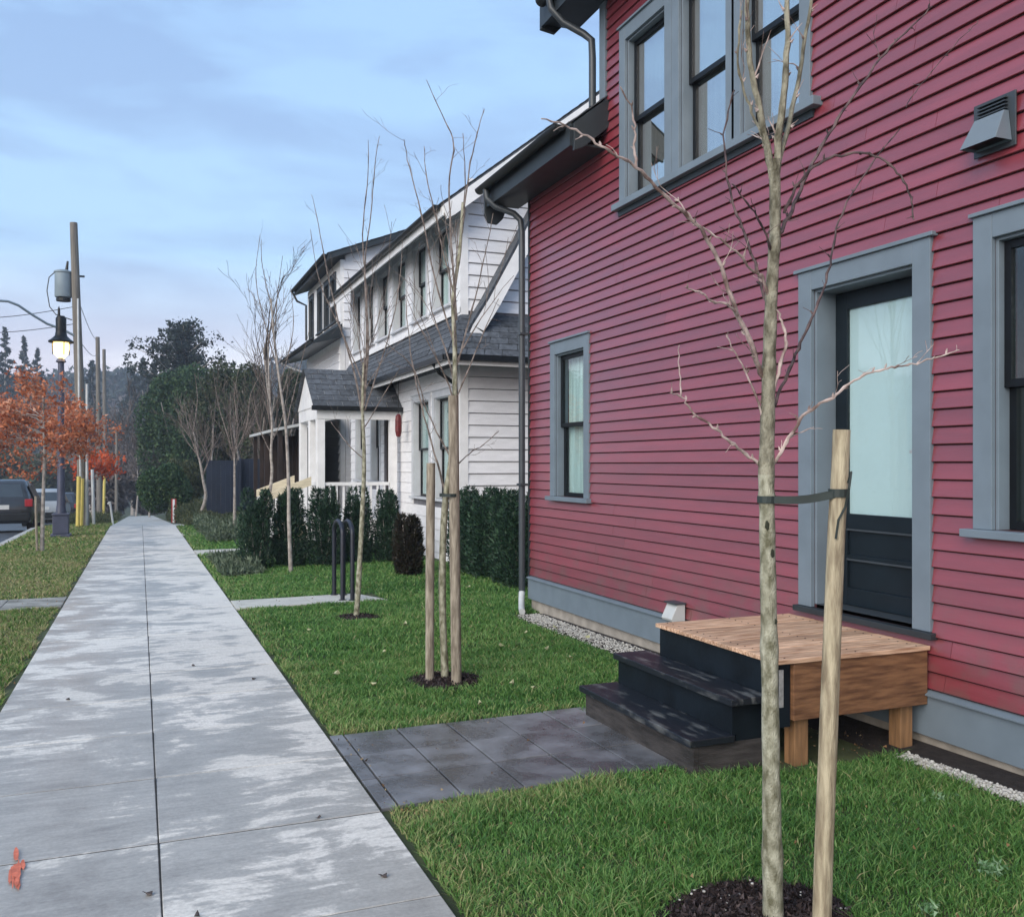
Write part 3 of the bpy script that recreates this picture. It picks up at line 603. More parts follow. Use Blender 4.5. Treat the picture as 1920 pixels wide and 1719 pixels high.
mb = MB(); fbox(mb, Fr, 4.301, 4.909, -D0 - .016, -D0 + .006, 1.160, 1.172); fbox(mb, Fr, 4.301, 4.909, -D0 - .016, -D0 + .006, .962, .974); mb.build('panel_bead', M['downspout'], door)
mb = MB(); fbox(mb, Fr, 4.301, 4.909, -D1 + .012, -D1 + .022, 1.271, 2.629); mb.build('door_glass', M['blind'], door)
mb = MB(); fbox(mb, Fr, 4.301, 4.909, -D1 + .0265, -D1 + .030, 1.271, 2.629); mb.build('door_pane', M['clearglass'], door)
mb = MB(); mb.box(XW + D0 - .05, XW + D0 - .02, 4.225, 4.32, 1.665, 1.685); mb.box(XW + D0 - .03, XW + D0, 4.225, 4.25, 1.64, 1.71); mb.build('door_handle', M['steel'], door)
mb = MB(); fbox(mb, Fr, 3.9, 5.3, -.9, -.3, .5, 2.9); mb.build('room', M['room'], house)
# dryer hood high on the wall
vh = root('vent_hood', 'grey metal vent hood high on the red wall above the right window', 'vent', (XW - .02, 3.66, 3.3))
x0 = XW - .024; mb = MB(); mb.box(x0 - .010, x0, 3.47, 3.73, 3.245, 3.53); mb.build('wall_plate', M['downspout'], vh, bevel=.003)
ex = MB().hexa([(x0 - .13, 3.49, 3.275), (x0 - .011, 3.49, 3.275), (x0 - .011, 3.715, 3.275), (x0 - .13, 3.715, 3.275), (x0 - .045, 3.51, 3.435), (x0 - .011, 3.51, 3.435), (x0 - .011, 3.695, 3.435), (x0 - .045, 3.695, 3.435)])
ex.f.pop(-6); ex.build('hood', M['trim'], vh, bevel=.003)
MB().box(x0 - .12, x0 - .012, 3.50, 3.705, 3.288, 3.292).build('grille', M['black'], vh)
for k in range(4): MB().box(x0 - .034, x0 - .011, 3.515, 3.69, 3.446 + k * .019, 3.452 + k * .019).build('louvre', M['downspout'], vh)
# small spout vent low on the wall by the deck
lv = root('outlet_cover', 'small pale grey outlet cover low on the red wall beyond the deck', 'vent', (XW, 6.68, .33))
MB().prismY([(XW - .028, .30), (XW - .028, .44), (XW - .10, .44), (XW - .16, .32), (XW - .15, .30)], 6.60, 6.76).build('cover', M['lightgrey'], lv, bevel=.004)
MB().box(XW - .13, XW - .025, 6.59, 6.77, .44, .452).build('lid', M['downspout'], lv)

# ------------------------------------------------------------------ deck and steps
dk = root('wooden_deck', 'small cedar landing deck on short posts under the red house door', 'deck', (3.7, 4.65, 0))
n_ = 9; w_ = (5.285 - 4.03) / n_
for k in range(n_):
    y = 4.03 + k * w_; MB().box(3.13 - random.uniform(0, .004), 4.195, y + .004, y + w_ - .004, .536, .562 + random.uniform(-.001, .001)).build('deck_board', M['deck'], dk, bevel=.003)
for k in range(n_):
    for x_ in (3.20, 3.68, 4.12):
        for dy in (.035, .105): MB().lathe(x_, 4.03 + k * w_ + dy, [(.0045, .560), (.0045, .5642)], 7).build('screw', M['gutter'], dk)
MB().box(3.25, 4.19, 4.05, 4.088, .225, .535).build('front_joist', M['cedar'], dk, bevel=.003)
MB().box(3.16, 3.245, 4.075, 4.11, .19, .535).build('step_hanger', M['step'], dk)
MB().box(3.17, 3.195, 4.066, 4.074, .30, .50).build('bracket', M['steel'], dk)
MB().box(3.155, 3.19, 4.12, 5.27, .22, .535).build('front_fascia', M['step'], dk)
MB().box(3.20, 4.19, 5.235, 5.27, .225, .535).build('rear_joist', M['cedar'], dk)
for k in range(3): y = 4.35 + k * .28; MB().box(3.2, 4.19, y, y + .035, .26, .535).build('joist', M['cedar'], dk)
for x, y in ((3.29, 4.092), (4.03, 4.092), (3.29, 5.14), (4.03, 5.14)):
    MB().box(x, x + .09, y, y + .09, -.12, .535).build('post', M['post'], dk, bevel=.003)
st = root('wooden_steps', 'worn black painted wooden steps leading from paver path up to the deck', 'steps', (2.95, 4.8, 0))
YA, YB = 4.17, 5.44
z1, z2 = .155, .355
MB().box(2.665, 2.945, YA - .02, YB + .03, z1 - .038, z1).build('tread', M['stepwear'], st, bevel=.004)
MB().box(2.90, 3.15, YA - .05, YB + .0, z2 - .038, z2).build('tread', M['stepwear'], st, bevel=.004)
MB().box(2.70, 2.73, YA, YB, -.08, z1 - .039).build('riser', M['stepwood'], st)
MB().box(2.935, 2.962, YA - .01, YB - .01, z1 + .001, z2 - .039).build('riser', M['step'], st)
# stringers: stepped boards
for y in (YA + .002, (YA + YB) / 2, YB - .04):
    MB().box(2.732, 3.14, y, y + .036, -.10, z1 - .0395).build('stringer', M['stepwood'] if y < 4.3 else M['step'], st); MB().box(2.965, 3.14, y + .001, y + .035, z1 - .039, z2 - .04).build('stringer', M['step'], st)

# ------------------------------------------------------------------ gravel strip and earth along the wall
def pebbles(name, n, fx, m, r0=.008, r1=.02, label=None):
    ico = [(0, 0, 1), (.894, 0, .447), (.276, .851, .447), (-.724, .526, .447), (-.724, -.526, .447), (.276, -.851, .447), (.724, .526, -.447), (-.276, .851, -.447), (-.894, 0, -.447), (-.276, -.851, -.447), (.724, -.526, -.447), (0, 0, -1)]
    fi = [(0, 1, 2), (0, 2, 3), (0, 3, 4), (0, 4, 5), (0, 5, 1), (1, 6, 2), (2, 7, 3), (3, 8, 4), (4, 9, 5), (5, 10, 1), (6, 7, 2), (7, 8, 3), (8, 9, 4), (9, 10, 5), (10, 6, 1), (6, 11, 7), (7, 11, 8), (8, 11, 9), (9, 11, 10), (10, 11, 6)]
    ico = np.array(ico); fi = np.array(fi); Vs = []; Fs = []
    for k in range(n):
        x, y, z = fx(); sc_ = rng.uniform(r0, r1) * np.array([rng.uniform(.7, 1.3), rng.uniform(.7, 1.3), rng.uniform(.5, .8)])
        Vs.append(ico * sc_ + (x, y, z)); Fs.append(fi + 12 * k)
    return tag(link(bpy.data.objects.new(name, mesh_np(name, np.vstack(Vs), np.vstack(Fs), m))), label, None, None, 'stuff')
def gr():
    y = rng.uniform(2.4, 4.0) if rng.random() < .38 else rng.uniform(5.32, 9.6); w = .13 if y < 4 else .34
    x = XW - (.05 if y > 4 else .22) - rng.uniform(0, w) * (1 - .5 * rng.random())
    return x, y, gz(x, y) + rng.uniform(.0, .02)
pebbles('gravel', 8500, gr, M['pebble'], .004, .012)
es = MB(); es.hexa([(3.84, 2.2, -.1), (4.22, 2.2, -.1), (4.22, 9.55, -.2), (3.95, 9.55, -.2), (3.84, 2.2, gz(3.7, 2.2) + .004), (4.22, 2.2, gz(4.2, 2.2) + .02), (4.22, 9.55, gz(4.2, 9.6) + .015), (3.95, 9.55, gz(3.7, 9.6) + .004)])
tag(es.build('earth_strip', M['mulchbase']), kind='structure')
MB().hexa([(3.95, 2.3, 0), (4.215, 2.3, 0), (4.215, 3.98, 0), (3.95, 3.98, 0), (4.02, 2.3, .03), (4.215, 2.3, .038), (4.215, 3.98, .02), (4.02, 3.98, .0)])
# ------------------------------------------------------------------ white house (Dutch colonial)
WX, WY = 5.22, 15.4; YE = 24.6
wh = root('white_house', 'white gambrel house with grey shingle skirt roof and long front dormer', 'house', (WX, 20, -.2))
FrW = FX(WX); FrS = FY(WY)
gwins = [(15.95, 16.95, .95, 2.85), (17.3, 18.4, .95, 2.85), (21.3, 22.1, 1.2, 2.8), (23.0, 23.8, 1.2, 2.8)]
uwins = [(16.05, 17.0, 4.50, 5.98), (17.5, 18.4, 4.50, 5.98), (19.0, 20.0, 4.50, 5.98), (20.5, 21.4, 4.50, 5.98), (21.9, 22.8, 4.50, 5.98), (23.3, 24.1, 4.50, 5.98)]
doorw = (19.9, 20.9, .55, 2.65)
wall_cells(FrW, WY, YE, -.5, 6.3, gwins + uwins + [doorw], .15, 'wall', M['greyback'], wh)
mb = MB(); mb.box(WX + .151, 12, WY, WY + .15, -.5, 6.2); mb.box(WX + .151, 12, YE - .15, YE, -.5, 6.2); mb.box(11.9, 12, WY + .151, YE - .151, -.5, 6.2)
mb.prismY([(WX + .2, 6.2), (12, 6.2), (8.6, 8.8)], WY + .01, WY + .15); mb.build('wall', M['greyback'], wh)
e = .213
siding('X', WX, lambda z: WY + .12, lambda z: YE - .1, -.28, 3.34, e, gwins + [doorw], 'white', wh, proud=.017)
siding('X', WX, lambda z: WY + .12, lambda z: YE - .1, 4.27, 6.2, e, uwins, 'white', wh, proud=.017)
siding('Y', WY, lambda z: WX + .12, lambda z: 7.6, -.28, 3.34, e, [], 'white', wh, proud=.030)
siding('Y', WY, lambda z: WX + .12, lambda z: 7.6, 4.27, 6.62, e, [], 'white', wh, proud=.030)
mb = MB(); mb.box(WX - .03, WX + .12, WY - .03, WY + .12, -.4, 3.36); mb.build('corner_board', M['whitetrim'], wh)
mb = MB(); mb.box(WX - .03, WX + .12, WY - .03, WY + .12, 4.2, 6.25); mb.build('corner_board', M['whitetrim'], wh)
for h in gwins: window(FrW, *h, wh, casing='palegrey', cw=.11, deep=.14)
for h in uwins: window(FrW, *h, wh, casing='palegrey', cw=.10, deep=.14)
mb = MB(); fbox(mb, FrW, doorw[0], doorw[1], -.1, -.05, doorw[2], doorw[3]); mb.build('door', M['brown'], wh)
# skirt roof: eave line (4.70 / 14.60, z 3.42) up to the walls (z 4.24)
EX, EYY, EZ, TZ = 4.72, 14.62, 3.42, 4.24
und = MB()
und.add([(EX, EYY, EZ), (8.0, EYY, EZ), (8.0, WY, TZ), (WX, WY, TZ), (EX, YE + .2, EZ), (WX, YE + .2, TZ)], [(0, 1, 2, 3), (0, 3, 5, 4)])
und.add([(EX, EYY, EZ - .02), (8.0, EYY, EZ - .02), (8.0, WY, EZ - .02), (WX, WY, EZ - .02), (EX, YE + .2, EZ - .02), (WX, YE + .2, EZ - .02)], [(0, 3, 2, 1), (0, 4, 5, 3)])
sr = und.build('skirt_roof', M['shingle'], wh)
nv = Vector((0, 0, .012))
courses(sr, (EX - .02, EYY - .02, EZ), (7.9, EYY - .02, EZ), (7.9, WY, TZ), (WX, WY, TZ), 7, tab=.33, name='shingle')
courses(sr, (EX - .02, YE + .2, EZ), (EX - .02, EYY - .02, EZ), (WX, WY, TZ), (WX, YE + .2, TZ), 7, tab=2.3, name='shingle')
mb = MB(); mb.box(EX + .0, 8.0, EYY + .002, EYY + .03, EZ - .17, EZ - .022); mb.box(EX + .0, EX + .03, EYY + .031, YE + .2, EZ - .17, EZ - .022); mb.build('fascia', M['whitetrim'], wh)
mb = MB(); mb.box(EX - .07, 8.0, EYY - .09, EYY, EZ - .10, EZ - .005); mb.box(EX - .09, EX - .001, EYY + .001, YE + .2, EZ - .10, EZ - .005); mb.build('gutter', M['gutter'], wh)
mb = MB(); mb.box(WX + .0, WX + .12, WY + .1, YE, TZ - .0, TZ + .09)
mb = MB(); mb.box(WX - .05, WX - .021, WY - .03, YE, TZ + .005, TZ + .10); mb.build('band_board', M['whitetrim'], wh)
mb = MB(); mb.tube([(EX - .02, 15.35, 3.32), (EX + .1, 15.4, 3.18), (EX + .38, 15.47, 3.02), (WX - .07, 15.5, 2.9), (WX - .07, 15.5, -.2)], .035, 8); mb.build('downspout', M['gutter'], wh)
# steep gambrel strip over the gable wall
gp = [(5.08, 3.50), (5.30, 3.98), (5.60, 4.45), (6.10, 5.35), (6.62, 6.35), (7.0, 7.0)]
Yr = 15.02
top = MB(); brg = MB()
for a, b_ in zip(gp[:-1], gp[1:]):
    dx, dz = b_[0] - a[0], b_[1] - a[1]; ln = math.hypot(dx, dz); nx, nz = -dz / ln, dx / ln
    top.hexa([(a[0], Yr, a[1]), (b_[0], Yr, b_[1]), (b_[0], WY - .022, b_[1]), (a[0], WY - .022, a[1])] + [(a[0] + nx * .05, Yr - .02, a[1] + nz * .05), (b_[0] + nx * .05, Yr - .02, b_[1] + nz * .05), (b_[0] + nx * .05, WY - .022, b_[1] + nz * .05), (a[0] + nx * .05, WY - .022, a[1] + nz * .05)])
    w_ = .22
    brg.hexa([(a[0] - nx * w_, Yr - .01, a[1] - nz * w_), (b_[0] - nx * w_, Yr - .01, b_[1] - nz * w_), (b_[0] - nx * w_, Yr + .03, b_[1] - nz * w_), (a[0] - nx * w_, Yr + .03, a[1] - nz * w_), (a[0], Yr - .01, a[1]), (b_[0], Yr - .01, b_[1]), (b_[0], Yr + .03, b_[1]), (a[0], Yr + .03, a[1])])
top.build('gable_strip_roof', M['shingle'], wh); brg.build('barge_board', M['whitetrim'], wh)
# dormer roof: eave along street, rake over the gable
sx = math.tan(math.radians(38)); ez = 5.93; ex0 = 4.74
ra = MB().prismY([(ex0, ez), (8.6, ez + (8.6 - ex0) * sx), (8.6, ez + (8.6 - ex0) * sx + .07), (ex0, ez + .07)], 14.95, YE + .3).build('roof', M['shingle'], wh)
courses(ra, (ex0 - .02, YE + .3, ez + .072), (ex0 - .02, 14.93, ez + .072), (8.6, 14.93, ez + .072 + (8.62 - ex0) * sx), (8.6, YE + .3, ez + .072 + (8.62 - ex0) * sx), 24, name='shingle_course')
MB().prismY([(ex0, ez + .03), (8.0, ez + .03 + (8 - ex0) * sx), (8.0, ez - .27 + (8 - ex0) * sx), (ex0 + .2, ez - .27 + .2 * sx), (ex0 + .06, ez - .20)], 14.90, 14.949).build('barge_board', M['whitetrim'], wh)
MB().box(ex0 - .002, ex0 + .03, 14.951, YE + .3, ez - .14, ez + .02).build('fascia', M['whitetrim'], wh)
gutter(ex0 - .07, ez + .05, 15.05, YE + .3, .065).build('gutter', M['gutter'], wh)
MB().prismY([(8.6, 8.9), (12.3, 6.2), (12.3, 6.27), (8.6, 8.97)], 14.95, YE + .3).build('roof', M['shingle'], wh)
# porch
PX0, PX1, PY0, PY1, PEZ, PRZ = 3.30, 5.20, 19.3, 21.7, 2.80, 3.66
pyc = (PY0 + PY1) / 2
pr = MB().prismX([(PY0, PEZ), (PY1, PEZ), (pyc, PRZ)], PX0 + .08, PX1).build('porch_roof', M['whitetrim'], wh)
courses(pr, (PX0, PY0 - .03, PEZ + .0), (PX1, PY0 - .03, PEZ + .0), (PX1, pyc, PRZ + .02), (PX0, pyc, PRZ + .02), 7, tab=.32, name='shingle')
courses(pr, (PX1, PY1 + .03, PEZ), (PX0, PY1 + .03, PEZ), (PX0, pyc, PRZ + .02), (PX1, pyc, PRZ + .02), 7, name='shingle')
MB().box(PX0 - .02, PX1, PY0 - .11, PY0 - .031, PEZ - .09, PEZ + .005).build('gutter', M['gutter'], wh)
MB().box(PX0 + .1, PX1, PY0 + .02, PY0 + .1, PEZ - .26, PEZ - .001).build('porch_beam', M['whitetrim'], wh)
MB().box(PX0 + .1, PX0 + .2, PY0 + .101, PY1 - .02, PEZ - .26, PEZ - .001).build('porch_beam', M['whitetrim'], wh)
for y in (PY0 + .03, PY0 + .95, PY1 - .2):
    MB().box(PX0 + .10, PX0 + .27, y, y + .17, .45, PEZ - .261).build('porch_column', M['whitetrim'], wh, bevel=.01)
MB().box(PX1 - .25, PX1 - .1, PY0 + .03, PY0 + .18, .45, PEZ - .261).build('porch_column', M['whitetrim'], wh)
MB().box(PX0 - .0, PX1, PY0 - .05, PY1 + .05, .32, .45).build('porch_floor', M['whitetrim'], wh)
MB().box(PX0 + .05, PX1, PY0, PY0 + .05, -.3, .319).build('porch_skirt', M['whitetrim'], wh)
MB().box(PX0 + .05, PX0 + .1, PY0 + .051, PY1, -.3, .319).build('porch_skirt', M['whitetrim'], wh)
mb = MB(); mb.box(PX0 + .12, PX0 + .25, PY0 + .201, PY0 + .95, 1.15, 1.22); mb.box(PX0 + .271, PX1 - .26, PY0 + .06, PY0 + .14, 1.15, 1.22); mb.build('porch_rail', M['whitetrim'], wh)
for k in range(9): MB().box(PX0 + .36 + k * .145, PX0 + .40 + k * .145, PY0 + .08, PY0 + .12, .451, 1.149).build('baluster', M['whitetrim'], wh)
# stairs with tan side boards
for y in (PY0 + .05, PY1 - .1):
    MB().prismY([(PX0 - .01, 1.34), (PX0 - .01, 1.16), (2.45, .86), (2.45, 1.02)], y, y + .06).build('stair_rail', M['tan'], wh)
    MB().box(2.46, 2.54, y + .005, y + .055, -.25, .90).build('rail_post', M['whitetrim'], wh)
    MB().box(2.86, 2.92, y + .005, y + .055, .1, 1.03).build('rail_post', M['whitetrim'], wh)
for k in range(4): MB().box(3.28 - .27 * (k + 1), 3.28 - .27 * k, PY0 + .96, PY1 - .11, -.3, .45 - .16 * (k + 1)).build('stair', M['tan'], wh)
rl = root('red_lantern', 'dark red lantern hanging at the porch corner of the white house', 'lantern', (5.0, 18.75, 2.55))
MB().lathe(4.98, 18.75, [(.02, 2.64), (.06, 2.60), (.07, 2.5), (.07, 2.28), (.05, 2.18), (.02, 2.16)], 10).build('shade', M['redlamp'], rl)
mb = MB().tube([(4.98, 18.75, 2.66), (4.98, 18.75, 3.38)], .008, 6); mb.build('hook', M['black'], rl)

# ------------------------------------------------------------------ third house
h3 = root('far_white_house', 'tall white house with dark upper windows beyond the gambrel house', 'house', (6, 31, -.6))
TX, TY, TE = 5.55, 27.6, 33.4
F3 = FX(TX)
u3 = [(28.3, 29.0, 5.95, 7.3), (29.4, 30.1, 5.95, 7.3), (30.6, 31.3, 5.95, 7.3), (32.2, 32.9, 5.95, 7.3)]
wall_cells(F3, TY, TE, -1.2, 7.7, u3, .15, 'wall', M['whitetrim'], h3)
mb = MB(); mb.box(TX + .16, 12, TY, TY + .15, -1.2, 7.9); mb.box(TX + .16, 12, TE - .15, TE, -1.2, 7.9)
mb.prismY([(TX + .1, 7.9), (12, 7.9), (12, 9.9), (10.5, 9.9)], TY, TY + .15); mb.build('wall', M['white'], h3)
siding('X', TX, lambda z: TY + .1, lambda z: TE - .1, -.6, 5.2, .25, [], 'white', h3, proud=.034)
siding('Y', TY, lambda z: max(TX + .1, 5.13 + (z + .16 - 7.62) / .384), lambda z: 9.5, 5.4, 8.9, .25, [], 'white', h3, proud=.034)
for h in u3: window(F3, *h, h3, casing='trimdark', cw=.10, deep=.1, curtain=False)
MB().box(TX - .03, TX - .001, TY, TE, 5.55, 5.85).build('band_board', M['trimdark'], h3)
s3 = math.tan(math.radians(21))
r3 = MB().prismY([(TX - .42, 7.62), (11, 7.62 + (11 - TX + .42) * s3), (11, 7.78 + (11 - TX + .42) * s3), (TX - .42, 7.78)], TY - .35, TE + .35).build('roof', M['trimdark'], h3)
courses(r3, (TX - .45, TE + .38, 7.782), (TX - .45, TY - .38, 7.782), (11, TY - .38, 7.782 + (11.45 - TX) * s3), (11, TE + .38, 7.782 + (11.45 - TX) * s3), 14, name='shingle_course')
gutter(TX - .50, 7.78, TY - .2, TE + .3, .07).build('gutter', M['gutter'], h3)
mb = MB().tube([(TX - .5, TE + .2, 7.7), (TX - .35, TE + .15, 7.4), (TX - .05, TE + .05, 7.25), (TX - .05, TE + .03, 6.0)], .04, 6); mb.build('downspout', M['gutter'], h3)
MB().prismY([(TX - .85, 5.22), (TX, 5.75), (TX, 5.35), (TX - .85, 5.12)], TY - .3, TE + .3).build('skirt_roof', M['trimdark'], h3)
gutter(TX - .90, 5.24, TY - .3, TE + .3, .06).build('gutter', M['gutter'], h3)
mb = MB().tube([(TX - .9, TE + .2, 5.2), (TX - .5, TE + .15, 5.0), (TX - .06, TE + .05, 4.85), (TX - .06, TE + .03, -.9)], .04, 6); mb.build('downspout', M['whitetrim'], h3)
MB().box(TX - .03, TX + .1, TE - .1, TE + .02, -1, 5.3).build('corner_board', M['whitetrim'], h3)
# its low porch: thin pale roof edge over dark boards
MB().hexa([(3.5, 26.4, 2.52), (5.5, 26.4, 2.95), (5.5, 33.0, 2.95), (3.5, 33.0, 2.52), (3.5, 26.4, 2.60), (5.5, 26.4, 3.03), (5.5, 33.0, 3.03), (3.5, 33.0, 2.60)]).build('porch_roof', M['lightgrey'], h3)
for k in range(13): MB().box(3.72 + k * .135, 3.72 + k * .135 + .128, 31.9, 31.94, -.8, 2.55).build('board', M['brown'], h3)
for y in (26.6, 29.6, 32.6): MB().box(3.6, 3.72, y, y + .12, -.8, 2.54).build('porch_post', M['brown'], h3)
for k in range(20): MB().box(4.9, 4.93, 26.7 + k * .26, 26.7 + k * .26 + .25, -.8, 2.75).build('board', M['brown'], h3)

# ------------------------------------------------------------------ navy fence panels
nf = root('navy_fence', 'tall navy blue board fence standing beyond the shrubs', 'fence', (3.3, 36, -.7))
for k in range(7): MB().box(2.28 + k * .17, 2.28 + k * .17 + .166, 36.0, 36.03, -.75, 1.74).build('board', M['navy'], nf)
for k in range(9): MB().box(3.52 + k * .17, 3.52 + k * .17 + .166, 36.35, 36.38, -.75, 1.80).build('board', M['navy'], nf)
MB().box(3.47, 3.515, 35.98, 36.40, -.75, 1.82).build('post', M['navy'], nf)
MB().box(2.26, 3.5, 36.031, 36.07, .9, 1.0).build('rail', M['navy'], nf)

# ------------------------------------------------------------------ bike rack
br = root('bike_rack', 'dark bike rack of two narrow hoops standing on the concrete pad', 'bike rack', (2.43, 11.8, gz(2.4, 11.8) + .024))
zb = gz(2.4, 11.8) + .02
for x, y0, y1 in ((2.365, 11.62, 12.16), (2.475, 11.55, 12.10)):
    pts = [(x, y0, zb), (x, y0, .72)] + [(x, (y0 + y1) / 2 - (y1 - y0) / 2 * math.cos(a), .72 + .15 * math.sin(a)) for a in np.linspace(.25, math.pi - .25, 8)] + [(x, y1, .72), (x, y1, zb)]
    MB().tube(pts, .028, 10).build('hoop', M['rack'], br, smooth=True)
    for y in (y0, y1): MB().lathe(x, y, [(.05, zb), (.05, zb + .012)], 10).build('foot_plate', M['rack'], br)

# ------------------------------------------------------------------ foliage clouds
def cloud(name, pts, size, m, parent=None, rnd=None, aspect=1.8, up=0., label=None, kind=None):
    """leaf-sized triangles at pts with random directions"""
    n = len(pts); pts = np.asarray(pts, float)
    d = rng.normal(size=(n, 3)); d[:, 2] += up; d /= np.linalg.norm(d, axis=1)[:, None]
    e_ = rng.normal(size=(n, 3)); e_ -= (e_ * d).sum(1)[:, None] * d; e_ /= np.linalg.norm(e_, axis=1)[:, None]
    sz = size * rng.uniform(.6, 1.4, n)[:, None]
    a = pts - e_ * sz * .5; b_ = pts + e_ * sz * .5; t = pts + d * sz * aspect
    off = np.array(wloc(parent)) if parent is not None else np.zeros(3)
    V = np.stack([a, b_, t], 1).reshape(-1, 3) - off; Fc = np.arange(3 * n).reshape(-1, 3)
    if rnd is None: rnd = rng.random(n)
    o = link(bpy.data.objects.new(name, mesh_np(name, V, Fc, m, rnd))); o.parent = parent
    if label: o['label'] = label
    if kind: o['kind'] = kind
    return o
def ball(n, cx, cy, cz, rx, ry, rz, shell=.0):
    d = rng.normal(size=(n, 3)); d /= np.linalg.norm(d, axis=1)[:, None]; r = (shell + (1 - shell) * rng.random(n)) ** (1 / 2.2)
    return d * r[:, None] * (rx, ry, rz) + (cx, cy, cz)
def grow(mb, p, d, length, r, depth, spread=.55, up=.25, seg=5, tips=None, nb=3, wob=.12, rmin=.0016, sides=5, first=.3):
    """a branch with side branches"""
    p = Vector(p); d = Vector(d).normalized(); n = seg; pts = [p.copy()]; rad = [r]
    for i in range(n):
        d = (d + Vector((random.gauss(0, wob), random.gauss(0, wob), random.gauss(0, wob) + up * .12))).normalized()
        p = p + d * length / n; pts.append(p.copy()); rad.append(max(rmin, r * (1 - .8 * (i + 1) / n)))
    mb.tube(pts, rad, sides, cap=False)
    if tips is not None: tips.append(pts[-1])
    if depth > 0:
        for k in range(nb):
            t = first + (1 - first) * (k + random.random()) / nb; i = min(n - 1, int(t * n)); q = pts[i].lerp(pts[i + 1], t * n - i)
            dd = (pts[i + 1] - pts[i]).normalized(); a = Vector((random.gauss(0, 1), random.gauss(0, 1), random.gauss(0, .6))); a = (a - dd * a.dot(dd)).normalized()
            nd = dd * math.cos(spread) + a * math.sin(spread * random.uniform(.7, 1.2)); nd.z += up * .4
            grow(mb, q, nd, length * random.uniform(.4, .65), max(rmin, rad[i] * .55), depth - 1, spread, up, max(3, seg - 1), tips, nb, wob, rmin, max(3, sides - 1), first)
def spline(pts, rad, n=4):
    """smooth resample of a control polyline"""
    P_ = [Vector(p) for p in pts]; out_ = []; ro = []
    for i in range(len(P_) - 1):
        p0, p1, p2, p3 = P_[max(i - 1, 0)], P_[i], P_[i + 1], P_[min(i + 2, len(P_) - 1)]
        for k in range(n):
            t = k / n; out_.append(.5 * ((2 * p1) + (p2 - p0) * t + (2 * p0 - 5 * p1 + 4 * p2 - p3) * t * t + (3 * p1 - p0 - 3 * p2 + p3) * t ** 3)); ro.append(rad[i] + (rad[i + 1] - rad[i]) * t)
    out_.append(P_[-1]); ro.append(rad[-1]); return out_, ro
def limb(mb, pix, r0, r1, twigs=True, sides=6, tw=(.05, .14), every=3, buds=None):
    """branch along photo points (px,py,depth)"""
    pts = [at(*q) for q in pix]; n = len(pts); P_, R_ = spline(pts, [r0 + (r1 - r0) * i / (n - 1) for i in range(n)], 5)
    P_ = [p + Vector((random.gauss(0, .0022), random.gauss(0, .0022), random.gauss(0, .0022))) for p in P_]
    R_ = [r * (1.0 + (.35 if i % 4 == 2 else 0)) if r < .006 else r * (1 + .06 * math.sin(i * 2.1)) for i, r in enumerate(R_)]
    mb.tube(P_, R_, sides)
    if twigs:
        for i in range(4, len(P_) - 1, every):
            dd = (P_[i + 1] - P_[i - 1]).normalized(); a = Vector((random.gauss(0, 1), random.gauss(0, 1), random.gauss(0, 1))); a = (a - dd * a.dot(dd)).normalized()
            nd = dd * .55 + a * .8 + Vector((0, 0, .25))
            ln = random.uniform(*tw) * random.choice((.35, .5, 1, 1.3))
            if sides >= 6: bq = P_[i] + a * R_[i]; (buds or mb).tube([bq, bq + nd * .007, bq + nd * .014], [R_[i] * .5 + .0012, .0034, .0008], 5)
            grow(buds or mb, P_[i], nd, ln, max(.0016, R_[i] * .38), 1 if ln > .08 else 0, .6, .3, 4, None, 2, .18, .0011, 4)

# ------------------------------------------------------------------ nearest street tree
t1 = root('young_tree', 'nearest bare young tree with pale trunk strapped to one wooden stake', 'tree', (at(1449, 1735, 3.24).x, at(1449, 1735, 3.24).y, 0))
D = 3.24
tp = [(1450, 1745), (1448, 1600), (1446, 1450), (1443, 1250), (1440, 1080), (1438, 960), (1437, 890), (1440, 760), (1443, 650), (1447, 540), (1453, 440), (1453, 360), (1452, 300)]
tr = [.037, .034, .031, .029, .0275, .0265, .028, .024, .023, .021, .0195, .0195, .018]
P_, R_ = spline([at(x, y, D) for x, y in tp], tr, 5)
R_ = [r * (1 + .035 * math.sin(i * 1.7) + random.uniform(-.02, .02) + (.10 if i % 11 == 5 else 0)) for i, r in enumerate(R_)]
mb = MB().tube(P_[:31], R_[:31], 14); mb.build('trunk', M['bark'], t1, smooth=True)
mb = MB().tube(P_[30:], R_[30:], 12)
for x, y, r in ((1437, 868, .031), (1437, 880, .030)): mb.tube([at(x, y - 14, D), at(x, y, D), at(x, y + 14, D)], [.022, r, .024], 10)
mb.build('trunk', M['barktop'], t1, smooth=True, label='darker upper stem')
for x_, y_, r_k in ((1436, 985, .010), (1445, 1037, .009), (1452, 1165, .006)):
    q_ = at(x_ + random.uniform(-3, 3), y_, D - (.024 if y_ > 800 else .021)); kb = MB(); kb.lathe(0, 0, [(r_k * .3, 0), (r_k, .003), (r_k * .9, .006), (r_k * .45, .007)], 9)
    kb.v = [(q_.x + (a * c * random.uniform(.5, 1.1)), q_.y - cc * .9 - a * s * .6, q_.z + b_ * random.uniform(1.1, 2.1)) for a, b_, cc in kb.v]; kb.build('knot', M['knot'], t1, smooth=True)
cb = MB(); tb = MB(); db = MB()
limb(cb, [(1453, 345, D), (1432, 250, D - .02), (1412, 150, D - .04), (1402, 60, D - .05), (1398, -60, D - .06), (1392, -260, D - .1)], .0135, .006, buds=tb)
limb(cb, [(1455, 330, D), (1462, 240, D), (1474, 140, D), (1477, 40, D + .02), (1476, -80, D + .03), (1482, -300, D)], .0145, .006, buds=tb)
